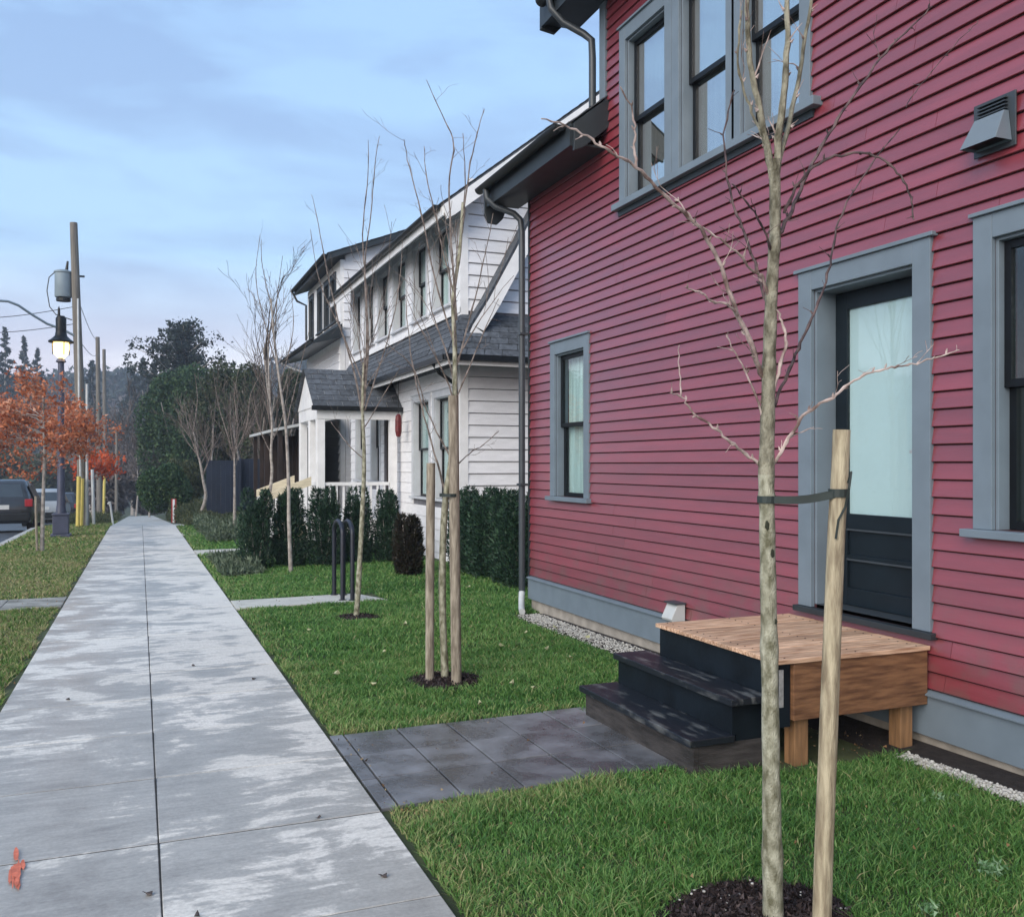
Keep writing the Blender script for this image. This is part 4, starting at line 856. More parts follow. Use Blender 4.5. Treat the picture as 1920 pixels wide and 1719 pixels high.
limb(cb, [(1458, 310, D), (1482, 220, D + .05), (1500, 130, D + .08), (1516, 40, D + .1), (1530, -60, D + .1), (1548, -200, D + .1)], .0095, .004, buds=tb)
limb(cb, [(1446, 330, D), (1425, 250, D + .03), (1405, 200, D + .05), (1385, 120, D + .05), (1390, 20, D + .05)], .006, .003, buds=tb)
limb(tb, [(1444, 876, D), (1470, 838, D - .02), (1500, 788, D - .05), (1530, 762, D - .08), (1566, 742, D - .1), (1610, 708, D - .12), (1650, 694, D - .15), (1685, 688, D - .16), (1720, 680, D - .18), (1765, 668, D - .2), (1800, 655, D - .2)], .0065, .0018, tw=(.03, .09))
limb(tb, [(1430, 874, D), (1405, 856, D), (1370, 828, D - .05), (1335, 800, D - .08), (1300, 775, D - .1), (1280, 745, D - .1), (1255, 735, D - .12)], .0058, .0020, tw=(.02, .06), every=5)
limb(tb, [(1276, 745, D - .1), (1274, 700, D - .1), (1273, 648, D - .12)], .0028, .0014, twigs=False)
limb(tb, [(1430, 706, D), (1412, 655, D - .05), (1392, 610, D - .08), (1374, 565, D - .12), (1352, 500, D - .15), (1322, 440, D - .2), (1285, 400, D - .25), (1240, 362, D - .3), (1192, 312, D - .35), (1150, 288, D - .4), (1110, 262, D - .42), (1070, 238, D - .45), (1015, 222, D - .5)], .0095, .0020, tw=(.03, .10), every=4)
limb(tb, [(1192, 312, D - .35), (1190, 270, D - .35), (1188, 225, D - .36), (1165, 165, D - .4)], .0042, .0018, tw=(.02, .07), every=4)
limb(tb, [(1384, 590, D - .1), (1365, 572, D - .15), (1340, 566, D - .17), (1310, 548, D - .2), (1285, 540, D - .22)], .0048, .0018, tw=(.02, .05), every=5)
limb(tb, [(1440, 560, D), (1430, 520, D - .03), (1414, 508, D - .05), (1385, 478, D - .1), (1350, 450, D - .12), (1300, 412, D - .15), (1270, 372, D - .15)], .0058, .0020, every=5)
limb(db, [(1440, 575, D), (1424, 520, D + .04), (1400, 450, D + .08), (1378, 390, D + .1), (1362, 320, D + .1), (1360, 240, D + .12), (1375, 170, D + .14)], .0058, .0022, every=4)
limb(tb, [(1450, 740, D), (1462, 690, D - .02), (1474, 645, D - .03), (1468, 610, D - .03), (1456, 580, D - .02)], .0062, .0035, twigs=False)
limb(db, [(1452, 762, D), (1476, 700, D + .05), (1497, 655, D + .08), (1520, 600, D + .1), (1545, 540, D + .14), (1562, 470, D + .18), (1578, 400, D + .2), (1640, 300, D + .25), (1690, 240, D + .3)], .0062, .0022, tw=(.04, .12), every=4)
limb(db, [(1460, 440, D), (1485, 395, D + .04), (1512, 330, D + .08), (1545, 265, D + .12), (1590, 195, D + .15), (1650, 110, D + .2), (1700, 60, D + .2), (1750, 10, D + .25)], .0075, .0024, tw=(.04, .13), every=3)
limb(db, [(1470, 400, D), (1500, 340, D - .04), (1545, 302, D - .08), (1600, 288, D - .1), (1650, 296, D - .12), (1690, 332, D - .13), (1708, 372, D - .13), (1712, 412, D - .13)], .0052, .0024, tw=(.02, .05), every=6)
limb(tb, [(1434, 800, D), (1418, 745, D), (1395, 690, D + .04), (1372, 650, D + .05), (1366, 632, D + .06)], .0042, .0018, tw=(.03, .06), every=5)
limb(db, [(1448, 480, D), (1432, 430, D - .05), (1400, 380, D - .1), (1372, 345, D - .12)], .0045, .0018, every=4)
limb(db, [(1700, 200, D + .2), (1735, 150, D + .25), (1800, 75, D + .3), (1835, 40, D + .3)], .0018, .0012, tw=(.03, .06), every=4)
cb.build('crown', M['barktop'], t1, smooth=True, label='three upright leaders'); tb.build('crown', M['twig'], t1, smooth=True, label='thin pale side branches'); db.build('crown', M['darktwig'], t1, smooth=True, label='thin dark side branches')
# the stake, its strap
sk = root('tree_stake', 'single pale wooden stake right of the nearest tree', 'stake', (at(1541, 1735, 3.22).x, at(1541, 1735, 3.22).y, 0))
P_, R_ = spline([at(1540, 1745, 3.2), at(1546, 1560, 3.2), at(1553, 1380, 3.2), at(1560, 1200, 3.2), at(1568, 1000, 3.2), at(1574, 900, 3.2), at(1578, 806, 3.2)], [.033, .0325, .032, .031, .030, .030, .030], 4)
MB().tube(P_, R_, 10).build('pole', M['stake'], sk, smooth=True)
sp = root('tree_strap', 'dark green webbing strap between nearest tree and its stake', 'strap', at(1500, 930, 3.2))
def ring(cx, cy, cz, r, h, n=14):
    mb_ = MB()
    for i in range(n):
        a, b_ = 2 * math.pi * i / n, 2 * math.pi * (i + 1) / n
        q = lambda an, rr_, zz: (cx + rr_ * math.cos(an), cy + rr_ * math.sin(an), cz + zz)
        mb_.hexa([q(a, r, -h), q(b_, r, -h), q(b_, r + .003, -h), q(a, r + .003, -h), q(a, r, h), q(b_, r, h), q(b_, r + .003, h), q(a, r + .003, h)])
    return mb_
pa, pb = at(1438, 936, D), at(1573, 924, 3.2)
ring(pa.x, pa.y, pa.z, .031, .012).build('loop', M['strap'], sp)
ring(pb.x, pb.y, pb.z, .033, .014).build('loop', M['strap'], sp)
nrm_ = Vector((pb.y - pa.y, pa.x - pb.x, 0)).normalized()
for off_, dz_ in ((.024, .004), (-.024, -.003)):
    A_, B_ = pa + nrm_ * off_, pb + nrm_ * off_; pts = [A_.lerp(B_, t) + Vector((0, 0, -.012 * math.sin(math.pi * t) + dz_ * 0)) for t in np.linspace(0, 1, 8)]
    mb = MB()
    for a, b_ in zip(pts[:-1], pts[1:]):
        h_ = Vector((0, 0, .013)); n2 = nrm_ * .0015
        mb.hexa([a - h_ - n2, b_ - h_ - n2, b_ - h_ + n2, a - h_ + n2, a + h_ - n2, b_ + h_ - n2, b_ + h_ + n2, a + h_ + n2])
    mb.build('band', M['strap'], sp)
MB().tube([at(1590, 905, 3.17), at(1596, 885, 3.15), at(1592, 915, 3.14), at(1585, 950, 3.16), at(1572, 975, 3.16), at(1567, 1010, 3.165)], .004, 6).build('loose_end', M['strap'], sp)

# ------------------------------------------------------------------ mulch rings
def chips(name, cx, cy, r, n, label=None):
    a = rng.uniform(0, 2 * math.pi, n); rr_ = r * np.sqrt(rng.random(n)) * (1 + .12 * np.sin(3 * a + cx * 9)); x = cx + rr_ * np.cos(a); y = cy + rr_ * np.sin(a)
    z = gzv(x, y) + .012 + .045 * (1 - (rr_ / r) ** 2) * rng.uniform(.5, 1, n)
    p = np.stack([x, y, z], 1); v = rng.random(n) ** 1.7
    return cloud(name, p, .014, M['chip'], None, v, 1.5, 0, None, 'stuff')
mr_ = [(2.04, 2.68, .36, 9000), (2.17, 6.80, .30, 2600), (2.23, 10.2, .26, 900)]
for k, (x, y, r, n) in enumerate(mr_):
    md = MB().lathe(x, y, [(r * 1.02, gz(x, y) - .02), (r * .8, gz(x, y) + .014), (r * .4, gz(x, y) + .028), (.01, gz(x, y) + .032)], 24)
    tag(md.build('mulch_ring', M['mulchbase']), kind='structure'); chips('mulch', x, y, r, n)
pebbles('mulch_pebbles', 60, lambda: (lambda a, r: (2.04 + r * math.cos(a), 2.68 + r * math.sin(a), gz(2, 2.7) + .035))(rng.uniform(0, 6.28), rng.uniform(.04, .33)), M['pebble'], .003, .008)

# ------------------------------------------------------------------ other street trees
def street_tree(label, base, lead, limbs, r0, bm, rnd_limbs=0, topz=4.5, fork=1.6, spread=.35, tw=(.12, .35), seed=1, group=None, cm='twigfar'):
    random.seed(seed); bx_, by_ = base; bz = gz(bx_, by_)
    t = root('young_tree', label, 'tree', (bx_, by_, bz), group)
    dep = by_ * c + bx_ * s
    pts = [at(x, y, dep) for x, y in lead]; n = len(pts)
    P_, R_ = spline([Vector((bx_, by_, bz - .03))] + pts, [r0 * (1 - .62 * i / n) for i in range(n + 1)], 4)
    R_ = [r * (1 + .05 * math.sin(i * 1.9)) for i, r in enumerate(R_)]
    MB().tube(P_, R_, 9).build('trunk', bm, t, smooth=True)
    cb = MB()
    for l_, ra_ in limbs:
        q = [(x, y, dep + (random.uniform(-.25, .25) * i / len(l_))) for i, (x, y) in enumerate(l_)]; ra_ *= .8
        limb(cb, q, ra_, .0016 + dep * .00010, tw=tw, every=3, sides=5)
    for k in range(rnd_limbs):
        tt = random.uniform(.35, .98); i = int(tt * (len(P_) - 1))
        if P_[i].z < fork: i = min(len(P_) - 1, i + len(P_) // 3)
        a = random.uniform(0, 6.28); d_ = Vector((math.cos(a) * math.sin(spread), math.sin(a) * math.sin(spread), math.cos(spread)))
        L_ = random.uniform(.3, .65) * max(.3, (topz - P_[i].z) * .7); grow(cb, P_[i], d_, L_, R_[i] * .4, 2, .38, .35, 6, None, 2, .10, .0014 + dep * .00010, 5)
    cb.build('crown', M[cm], t, smooth=True); return t
def stake(label, pts, d, r=.04, group=None):
    P_ = [at(x, y, d) for x, y in pts]; o = root('tree_stake', label, 'stake', P_[0], group); MB().tube(P_, r, 9).build('pole', M['stakegrey'], o, smooth=True); return o
street_tree('bare young tree between two wooden stakes on the lawn in front of bike rack', (2.17, 6.78),
    [(829, 1100), (834, 950), (845, 870), (852, 760), (853, 660), (850, 560), (862, 470), (868, 380)],
    [([(838, 930), (815, 850), (790, 760), (770, 660), (760, 560)], .012), ([(846, 860), (800, 770), (775, 690), (720, 640)], .008), ([(852, 700), (880, 600), (905, 500), (925, 400)], .010), ([(856, 600), (848, 480), (842, 350), (850, 270), (830, 220), (800, 150)], .012),
     ([(868, 420), (880, 320), (895, 250), (908, 205)], .009), ([(862, 480), (872, 350), (868, 250)], .008), ([(850, 640), (815, 520), (790, 400), (765, 300), (757, 262)], .010), ([(852, 560), (820, 420), (800, 330), (795, 275)], .008), ([(854, 750), (900, 640), (935, 560)], .008),
     ([(850, 880), (880, 850), (905, 835), (935, 808)], .006)], .030, M['bark'], 7, 4.4, 1.9, .3, (.08, .25), 3)
stake('left pale wooden stake of pair beside young tree in front of bike rack', [(806, 1275), (806, 1100), (808, 868)], 7.05, .034)
stake('right tall wooden stake of pair beside young tree in front of bike rack', [(856, 1288), (853, 1050), (851, 860), (850, 742)], 7.0, .040)
t2s = root('tree_strap', 'dark tie around the middle tree and its right stake', 'strap', at(842, 930, 7.05)); q = at(843, 928, 7.02); ring(q.x, q.y, q.z, .075, .012).build('loop', M['strap'], t2s)
street_tree('leaning slim bare tree just in front of the bike rack pad', (2.23, 10.22),
    [(672, 1100), (680, 950), (683, 860), (680, 770), (682, 680)],
    [([(680, 780), (665, 700), (640, 620), (620, 540), (600, 440), (585, 365)], .016), ([(682, 760), (690, 650), (686, 540), (680, 440), (690, 330), (690, 262)], .018), ([(682, 740), (688, 620), (684, 500), (696, 400), (704, 300), (712, 255)], .015), ([(684, 770), (720, 660), (745, 560), (755, 450)], .012), ([(681, 860), (650, 830), (620, 790)], .009), ([(684, 800), (720, 740), (750, 690)], .009), ([(681, 720), (640, 620), (600, 530), (582, 430)], .010)],
    .035, M['bark'], 8, 5.6, 2.0, .3, (.1, .35), 5)
street_tree('slim bare tree among the clipped dark shrubs', (2.29, 15.4),
    [(542, 980), (541, 900), (536, 800), (525, 720), (515, 640), (508, 560)],
    [([(536, 800), (560, 700), (580, 620)], .014), ([(520, 690), (495, 600), (480, 520), (488, 440)], .014), ([(515, 650), (520, 560), (530, 480)], .014), ([(525, 720), (550, 620), (545, 540)], .012), ([(508, 570), (492, 500), (490, 450)], .010)],
    .036, M['bark_grey'], 6, 5.2, 2.2, .3, (.15, .5), 8)
street_tree('forked bare tree standing against the dark porch of far white house', (2.45, 20.6),
    [(509, 900), (508, 850), (510, 800), (505, 730), (503, 650)],
    [([(508, 850), (485, 800), (470, 740)], .016), ([(509, 830), (530, 780), (540, 720)], .014)], .038, M['bark_grey'], 6, 5.4, 2.2, .32, (.2, .6), 9)
street_tree('vase shaped bare tree in front of the navy fence', (2.4, 26.4),
    [(440, 950), (440, 880), (439, 850)],
    [([(439, 860), (425, 810), (410, 760), (400, 700)], .025), ([(439, 860), (445, 800), (440, 740), (448, 690)], .025), ([(440, 850), (462, 800), (470, 740), (490, 700)], .022), ([(439, 855), (432, 800), (432, 740)], .02)],
    .05, M['bark_grey'], 10, 5.0, 2.1, .5, (.3, .7), 11)
street_tree('crooked bare tree at the left edge of the navy fence', (1.9, 34.5),
    [(378, 960), (386, 930), (381, 900), (374, 860), (362, 810)],
    [([(376, 870), (355, 810), (345, 750)], .03), ([(381, 890), (400, 830), (395, 760)], .03), ([(362, 810), (370, 750), (365, 700)], .03)],
    .08, M['bark_grey'], 12, 5.5, 1.6, .5, (.3, .8), 13)

# ------------------------------------------------------------------ yew shrubs
def yew_mesh(w, d_, h, m, seed):
    r_ = np.random.default_rng(seed); n = 11000
    z = r_.random(n) ** .85 * h; a = r_.uniform(0, 2 * math.pi, n)
    col_ = r_.integers(0, 7, n); ca = col_ * 2 * math.pi / 7 + .4; cr_ = .24
    cx = np.cos(ca) * cr_ * w; cy = np.sin(ca) * cr_ * d_; hh = h * (.86 + .14 * np.sin(col_ * 2.3 + seed)); z = z * hh / h
    prof = np.clip(1.05 - (z / hh) ** 3.2 * .75, .2, 1) * np.clip(.62 + z / hh * 1.6, 0, 1)
    rr_ = (.72 + .28 * r_.random(n)) * prof * (1 + .18 * np.sin(a * 5 + z * 9) + .1 * np.sin(z * 23 + col_))
    x = cx + np.cos(a) * rr_ * w * .29; y = cy + np.sin(a) * rr_ * d_ * .29
    p = np.stack([x, y, z], 1); dd = np.stack([np.cos(a), np.sin(a), .9 + 0 * a], 1) + r_.normal(size=(n, 3)) * .55; dd /= np.linalg.norm(dd, axis=1)[:, None]
    e_ = r_.normal(size=(n, 3)); e_ -= (e_ * dd).sum(1)[:, None] * dd; e_ /= np.linalg.norm(e_, axis=1)[:, None]
    sz = .030 * r_.uniform(.6, 1.4, n)[:, None]
    V = np.stack([p - e_ * sz * .35, p + e_ * sz * .35, p + dd * sz * 1.9], 1).reshape(-1, 3)
    return mesh_np('foliage', V, np.arange(3 * n).reshape(-1, 3), m, r_.random(n) ** 1.3)
yms = [yew_mesh(.78, .7, 1.38, M['yew'], 1), yew_mesh(.62, .6, 1.36, M['yew'], 2), yew_mesh(.7, .7, 1.30, M['yew'], 3)]; ybr = yew_mesh(.5, .5, 1.0, M['yewbrown'], 4)
def shrub(x, y, k, label, sc_=(1, 1, 1), mesh=None, rz=0, group='clipped yew shrubs between the white house and the lawn'):
    z = gz(x, y); o = root('yew_shrub', label, 'shrub', (x, y, z), group)
    f_ = link(bpy.data.objects.new('foliage', mesh or yms[k])); f_.parent = o; f_.scale = sc_; f_.rotation_euler = (0, 0, rz)
    mb = MB()
    for q in range(5):
        a = q * 1.3; mb.tube([(x, y, z - .02), (x + .1 * math.cos(a), y + .1 * math.sin(a), z + .35), (x + .16 * math.cos(a), y + .16 * math.sin(a), z + .8)], [.015, .012, .006], 5)
    mb.build('stem', M['bark_grey'], o); return o
yl = [(1.86, 16.3, 0, 'leftmost clipped dark shrub of the row beside the slim tree', (.80, .9, 1)), (2.42, 16.4, 1, 'dark shrub right of the slim bare tree, second from left in the row', (.86, .9, 1.02)),
      (3.0, 16.3, 0, 'dark shrub directly behind the bike rack hoops', (.80, .9, 1)), (3.62, 16.5, 2, 'dark shrub behind leaning slim tree, right of the bike rack', (.78, .9, 1.05)), (4.16, 16.4, 1, 'separate narrow dark shrub at right end of the row', (.78, .8, .98))]
for k, (x, y, kk, lb, sc_) in enumerate(yl): shrub(x, y, kk, lb, sc_, None, k * 1.1)
shrub(3.93, 14.2, 0, 'low browned shrub behind the two stakes', (.9, .9, 1.0), ybr, 1.0)
hd = ['dark hedge shrub at the downspout corner of the red house', 'second hedge shrub from the red house downspout', 'third hedge shrub from the red house downspout, in front of white siding', 'fourth hedge shrub from red house downspout', 'last hedge shrub of the line at the white house corner']
for k in range(5):
    shrub(4.98 + .04 * (k % 2), 11.95 + k * .62, k % 3, hd[k], (1.0, 1.05, .98 + .03 * (k % 2)), None, k * 2.1, 'hedge shrubs along the gap between the houses')

# ground cover beds
def bed(name, x0, x1, y0, y1, h, n, m, mound=6):
    x = rng.uniform(x0, x1, n); y = rng.uniform(y0, y1, n); hh = h * (.35 + .65 * np.abs(np.sin(x * mound * .5 + y * 1.7) * np.cos(y * mound * .31 + x)))
    z = gzv(x, y) + rng.random(n) * hh; return cloud(name, np.stack([x, y, z], 1), .035, m, None, None, 2.6, 1.4, None, 'stuff')
bed('ground_cover', 1.2, 1.85, 15.2, 18.6, .22, 4500, M['sage'])
bed('ground_cover', 2.2, 4.6, 17.4, 22, .35, 9000, M['sage'])
bed('ground_cover', 1.5, 3.4, 23.0, 30, .5, 14000, M['sage'])
bed('ground_cover', 1.3, 4.5, 30.5, 36, .45, 9000, M['olive'])
bed('ground_cover', 1.2, 2.9, 36.2, 50, 1.0, 15000, M['olive']); bed('ground_cover', -2.9, -1.0, 37, 60, .5, 9000, M['olive'])

# ------------------------------------------------------------------ grass
def grass(name, regions, m, holes=(), stuff=True):
    Vs, Fs, Rs = [], [], []; base = 0
    for (x0, x1, y0, y1, dens, hgt, wid, dry) in regions:
        n = int((x1 - x0) * (y1 - y0) * dens); x = rng.uniform(x0, x1, n); y = rng.uniform(y0, y1, n)
        keep = x > 1.075 + .03 * np.sin(y * 9 + 2 * np.sin(y * 3.1)) + .02 * np.sin(y * 31) if x0 > 0 else x < -.915 - .03 * np.sin(y * 8 + 2 * np.sin(y * 2.7))
        for h in holes:
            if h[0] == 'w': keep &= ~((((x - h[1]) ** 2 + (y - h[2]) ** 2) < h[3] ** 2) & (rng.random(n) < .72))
            elif h[0] == 'c': keep &= ((x - h[1]) ** 2 + (y - h[2]) ** 2) > (h[3] * (1 + .10 * np.sin(5 * np.arctan2(y - h[2], x - h[1])))) ** 2
            else: keep &= ~((x > h[1]) & (x < h[2]) & (y > h[3]) & (y < h[4]))
        x, y = x[keep], y[keep]; n = len(x); z = gzv(x, y)
        a = rng.uniform(0, 2 * math.pi, n); lean = rng.uniform(.1, 1.15, n); clump = .75 + .35 * np.sin(x * 7.1 + 2 * np.sin(y * 5.3)) * np.sin(y * 6.3 + x * 2.9)
        h_ = hgt * rng.uniform(.5, 1.25, n) * clump; w_ = wid * rng.uniform(.6, 1.3, n); b2 = rng.uniform(0, 2 * math.pi, n)
        dx, dy = np.cos(a) * lean * h_, np.sin(a) * lean * h_; wx, wy = np.cos(b2) * w_, np.sin(b2) * w_
        P0 = np.stack([x - wx, y - wy, z], 1); P1 = np.stack([x + wx, y + wy, z], 1)
        P2 = np.stack([x + dx * .45 + wx * .75, y + dy * .45 + wy * .75, z + h_ * .6], 1); P3 = np.stack([x + dx * .45 - wx * .75, y + dy * .45 - wy * .75, z + h_ * .6], 1)
        P4 = np.stack([x + dx * 1.25, y + dy * 1.25, z + h_ * .95], 1)
        Vs.append(np.stack([P0, P1, P2, P3, P4], 1).reshape(-1, 3)); i = np.arange(n)[:, None] * 5 + base
        Fs.append(np.concatenate([i + [0, 1, 2], i + [0, 2, 3], i + [3, 2, 4]], 1).reshape(-1, 3)); base += 5 * n
        patch = .5 + .5 * np.sin(x * 2.1 + 1.3 * np.sin(y * 1.7)) * np.sin(y * 2.3 + .6)
        rv = np.clip(rng.normal(.40, .23, n) + .22 * (patch - .5) + (.30 * np.clip(np.sin(x * 1.9 + .8 * y + 2) * np.sin(y * .83 + x) - .25, 0, 1) if m is M['dry'] else 0), 0, 1)
        # drier, browner blades beside the walk edges
        nd = rng.random(n) < dry(x, y); rv = np.where(nd, rng.uniform(.72, 1, n), rv)
        Rs.append(np.repeat(rv, 3))
    return tag(link(bpy.data.objects.new(name, mesh_np(name, np.vstack(Vs), np.vstack(Fs), m, np.concatenate(Rs)))), None, None, None, 'stuff')
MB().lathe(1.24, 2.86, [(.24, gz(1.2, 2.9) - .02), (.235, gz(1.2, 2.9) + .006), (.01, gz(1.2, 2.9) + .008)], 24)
gh = [('w', 1.24, 2.86, .22), ('r', 1.04, 2.74, 4.315, 5.645), ('r', 2.66, 3.3, 4.12, 5.50), ('r', 3.15, 4.25, 4.02, 5.30), ('r', 1.0, 2.9, 11.45, 12.2), ('c', 2.04, 2.68, .34), ('c', 2.17, 6.80, .28), ('c', 2.23, 10.2, .22), ('r', 1.06, 2.75, 19.6, 20.8)]  # first entry: grass thinned in a disc, standing in for a shaded patch
def edgedry(x, y): return np.clip(.55 - (x - 1.05) * 1.3, 0.05, .5) * np.where(y < 8, 1, .7) + np.clip(.6 - np.abs(y - 4.25) * 2.2, 0, .55) * (x < 2.3) + np.clip(.5 - np.abs(y - 5.7) * 4, 0, .4)
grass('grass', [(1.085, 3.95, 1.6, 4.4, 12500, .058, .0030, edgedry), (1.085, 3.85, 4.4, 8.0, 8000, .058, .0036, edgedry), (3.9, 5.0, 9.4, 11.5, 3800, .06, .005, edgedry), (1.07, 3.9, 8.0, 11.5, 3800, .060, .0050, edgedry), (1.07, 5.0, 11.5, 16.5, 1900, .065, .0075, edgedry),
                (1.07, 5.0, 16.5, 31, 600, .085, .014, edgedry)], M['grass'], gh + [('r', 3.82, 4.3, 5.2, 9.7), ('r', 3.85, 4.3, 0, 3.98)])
grass('grass', [(-2.92, -.90, 4, 12.5, 3800, .055, .005, lambda x, y: .25 + 0 * x), (-2.92, -.90, 13.5, 22, 1700, .065, .008, lambda x, y: .35 + 0 * x), (-2.92, -.90, 22, 45, 500, .08, .016, lambda x, y: .25 + 0 * x)], M['dry'])
# weeds: two broad-leaved plants on the lawn
def weed(x, y, label, n=26, L_=.09):
    z = gz(x, y); o = root('weed', label, 'weed', (x, y, z)); p = []
    a = rng.uniform(0, 6.28, n * 4); r = rng.random(n * 4) * L_ * 1.2
    cloud('leaves', np.stack([x + r * np.cos(a), y + r * np.sin(a), z + .03 + rng.random(n * 4) * .03], 1), .011, M['blade_weed'], o, None, 2.0, .3)
q = at(1862, 1590, 3.62); weed(q.x, q.y, 'pale green broad leaved weed in the grass at right edge', 22, .045)
q = at(1745, 1700, 3.3); weed(q.x, q.y, 'pale weed in the grass at the bottom right', 10, .03)
q = at(1765, 1475, 4.4); weed(q.x, q.y, 'spindly pale weed beside the gravel strip', 10, .07)
# fallen leaves
lm = MB(); lp = []
for k in range(9):
    a = 2 * math.pi * k / 9; r = .026 * (1 + .35 * math.cos(3 * a)); lp.append((r * math.cos(a), r * math.sin(a) * .7, .010 * math.cos(2 * a) + .004))
lm.add(lp + [(x, y, z + .0015) for x, y, z in lp], [tuple(range(8, -1, -1)), tuple(range(9, 18))]); lme = lm.mesh('leaf', M['paleleaf']); lmb = lm.mesh('leaf', M['brownleaf'])
gl_, gb_ = 'pale leaves fallen on the lawn', 'brown leaves fallen on the sidewalk'
for px, py in [(630, 1268), (985, 1190), (1025, 1222), (1070, 1240), (880, 1098), (745, 1062), (720, 1225), (850, 1240), (960, 1290), (580, 1180), (760, 1170), (1100, 1200), (900, 1330), (1040, 1180), (1000, 1300), (940, 1215), (700, 1290)]:
    dd = F * 1.66 / (py - 870); p = at(px, py, dd); p.z = gz(p.x, p.y) + .05
    o = link(bpy.data.objects.new('fallen_leaf', lme)); o.location = p; o.rotation_euler = (random.uniform(-.5, .5), random.uniform(-.5, .5), random.uniform(0, 6)); sc_ = random.uniform(.7, 1.3); o.scale = (sc_,) * 3
    tag(o, 'small pale curled leaf lying on the green lawn', 'leaf', gl_)
for px, py in [(597, 1530), (720, 1643), (278, 1676), (475, 1262), (363, 1236), (128, 1300), (370, 1718)]:
    dd = F * 1.62 / (py - 870); p = at(px, py, dd); p.z = gz(0, p.y) + .028
    o = link(bpy.data.objects.new('fallen_leaf', lmb)); o.location = p; o.rotation_euler = (random.uniform(-.3, .3), random.uniform(-.3, .3), random.uniform(0, 6)); sc_ = random.uniform(.5, .75); o.scale = (sc_,) * 3
    tag(o, 'small dark leaf lying on the damp sidewalk', 'leaf', gb_)

def litter(x0, x1, y0, y1, n, hi):
    x = rng.uniform(x0, x1, n); y = rng.uniform(y0, y1, n); z = gzv(x, y) + hi + rng.random(n) * .02
    return cloud('leaf_litter', np.stack([x, y, z], 1), .011, M['litter'], None, None, 1.3, 0, None, 'stuff')
litter(-2.9, -.92, 5, 30, 1500, .035); litter(1.1, 3.8, 1.8, 12, 260, .035); litter(1.09, 1.2, 2.2, 12, 260, .008); litter(1.1, 2.7, 4.2, 4.33, 90, .01); litter(3.2, 4.1, 4.05, 5.2, 220, .0); litter(-.95, -.86, 5, 20, 200, .01)
# ------------------------------------------------------------------ street lamp
lx, ly = -1.92, 27.0; lz = gz(lx, ly)
la = root('street_lamp', 'blue grey street lamp with lit lantern beside the orange tree', 'street lamp', (lx, ly, lz))
mb = MB(); mb.box(lx - .24, lx + .24, ly - .24, ly + .24, lz, lz + .10); mb.box(lx - .19, lx + .19, ly - .19, ly + .19, lz + .10, lz + .58); mb.box(lx - .21, lx + .21, ly - .21, ly + .21, lz + .58, lz + .64); mb.build('base', M['lamp'], la, bevel=.02)
MB().lathe(lx, ly, [(.13, lz + .64), (.10, lz + .9), (.085, 2.0), (.075, 4.25)], 14).build('pole', M['lamp'], la, smooth=True)
MB().lathe(lx, ly, [(.08, 4.25), (.13, 4.28), (.10, 4.34), (.05, 4.38)], 14).build('collar', M['lamp'], la, smooth=True)
MB().lathe(lx, ly, [(.08, 4.38), (.17, 4.48), (.20, 4.62), (.20, 4.74), (.16, 4.82)], 16).build('lantern_glass', M['lampglass'], la, smooth=True)
MB().lathe(lx, ly, [(.30, 4.78), (.31, 4.82), (.24, 4.87), (.15, 4.96), (.13, 5.08)], 16).build('lantern_hood', M['black'], la, smooth=True)
MB().lathe(lx, ly, [(.13, 5.08), (.13, 5.42), (.09, 5.48)], 12).build('ballast_housing', M['black'], la, smooth=True)
MB().lathe(lx - .05, ly, [(.035, 5.48), (.03, 5.66), (.005, 5.74)], 8).build('finial', M['black'], la)
for k in range(4): a = k * math.pi / 2 + .4; MB().tube([(lx + .205 * math.cos(a), ly + .205 * math.sin(a), 4.46), (lx + .215 * math.cos(a), ly + .215 * math.sin(a), 4.8)], .012, 5).build('rib', M['black'], la)

pl = bpy.data.lights.new('lantern_light', 'POINT'); pl.energy = 110; pl.color = (1, .62, .32); pl.shadow_soft_size = .15
plo = link(bpy.data.objects.new('lantern_light', pl)); plo.location = (lx + .02, ly - .02, 4.40 - lz * 0); plo.parent = None
# ------------------------------------------------------------------ utility poles
def upole(label, px_b, px_t, yt, d, r0, r1, extras=False):
    b_ = at(px_b, 980, d); t = at(px_t, yt, d); zg = gz(b_.x, b_.y)
    o = root('utility_pole', label, 'utility pole', (b_.x, b_.y, zg), None)
    MB().tube([(b_.x, b_.y, zg - .1), b_.lerp(t, .5), t], [r0, (r0 + r1) / 2, r1], 12).build('pole', M['pole'], o, smooth=True); return o, b_, t, zg
o, pb_, pt_, pz_ = upole('tall wooden utility pole carrying a grey transformer', 158, 138, 418, 30, .165, .115)
q = at(119, 558, 30); q2 = at(119, 512, 30)
MB().lathe(q.x, q.y, [(.24, q.z), (.26, q.z + .03), (.26, q2.z - .02), (.29, q2.z), (.29, q2.z + .04), (.12, q2.z + .10)], 18).build('transformer', M['transformer'], o, smooth=True)
MB().tube([at(119, 560, 30), at(119, 565, 30)], .22, 12).build('transformer_base', M['gutter'], o)
MB().tube([at(125, 506, 30), at(127, 490, 30)], [.05, .03], 8).build('bushing', M['gutter'], o)
MB().tube([at(108, 506, 30), at(92, 520, 30), at(88, 545, 30), at(93, 575, 30), at(105, 590, 30), at(135, 600, 30)], .018, 6).build('cable', M['wire'], o)
MB().box(*sorted((q.x, pb_.x)), q.y - .02, q.y + .02, q2.z - .1, q2.z - .04).build('bracket', M['gutter'], o)
MB().tube([at(148, 634, 30), at(118, 618, 29.7), at(88, 607, 29.3), at(60, 590, 28.9), at(35, 573, 28.5), at(15, 565, 28.2), at(-30, 562, 27.8)], .038, 8).build('lamp_arm', M['transformer'], o, smooth=True)
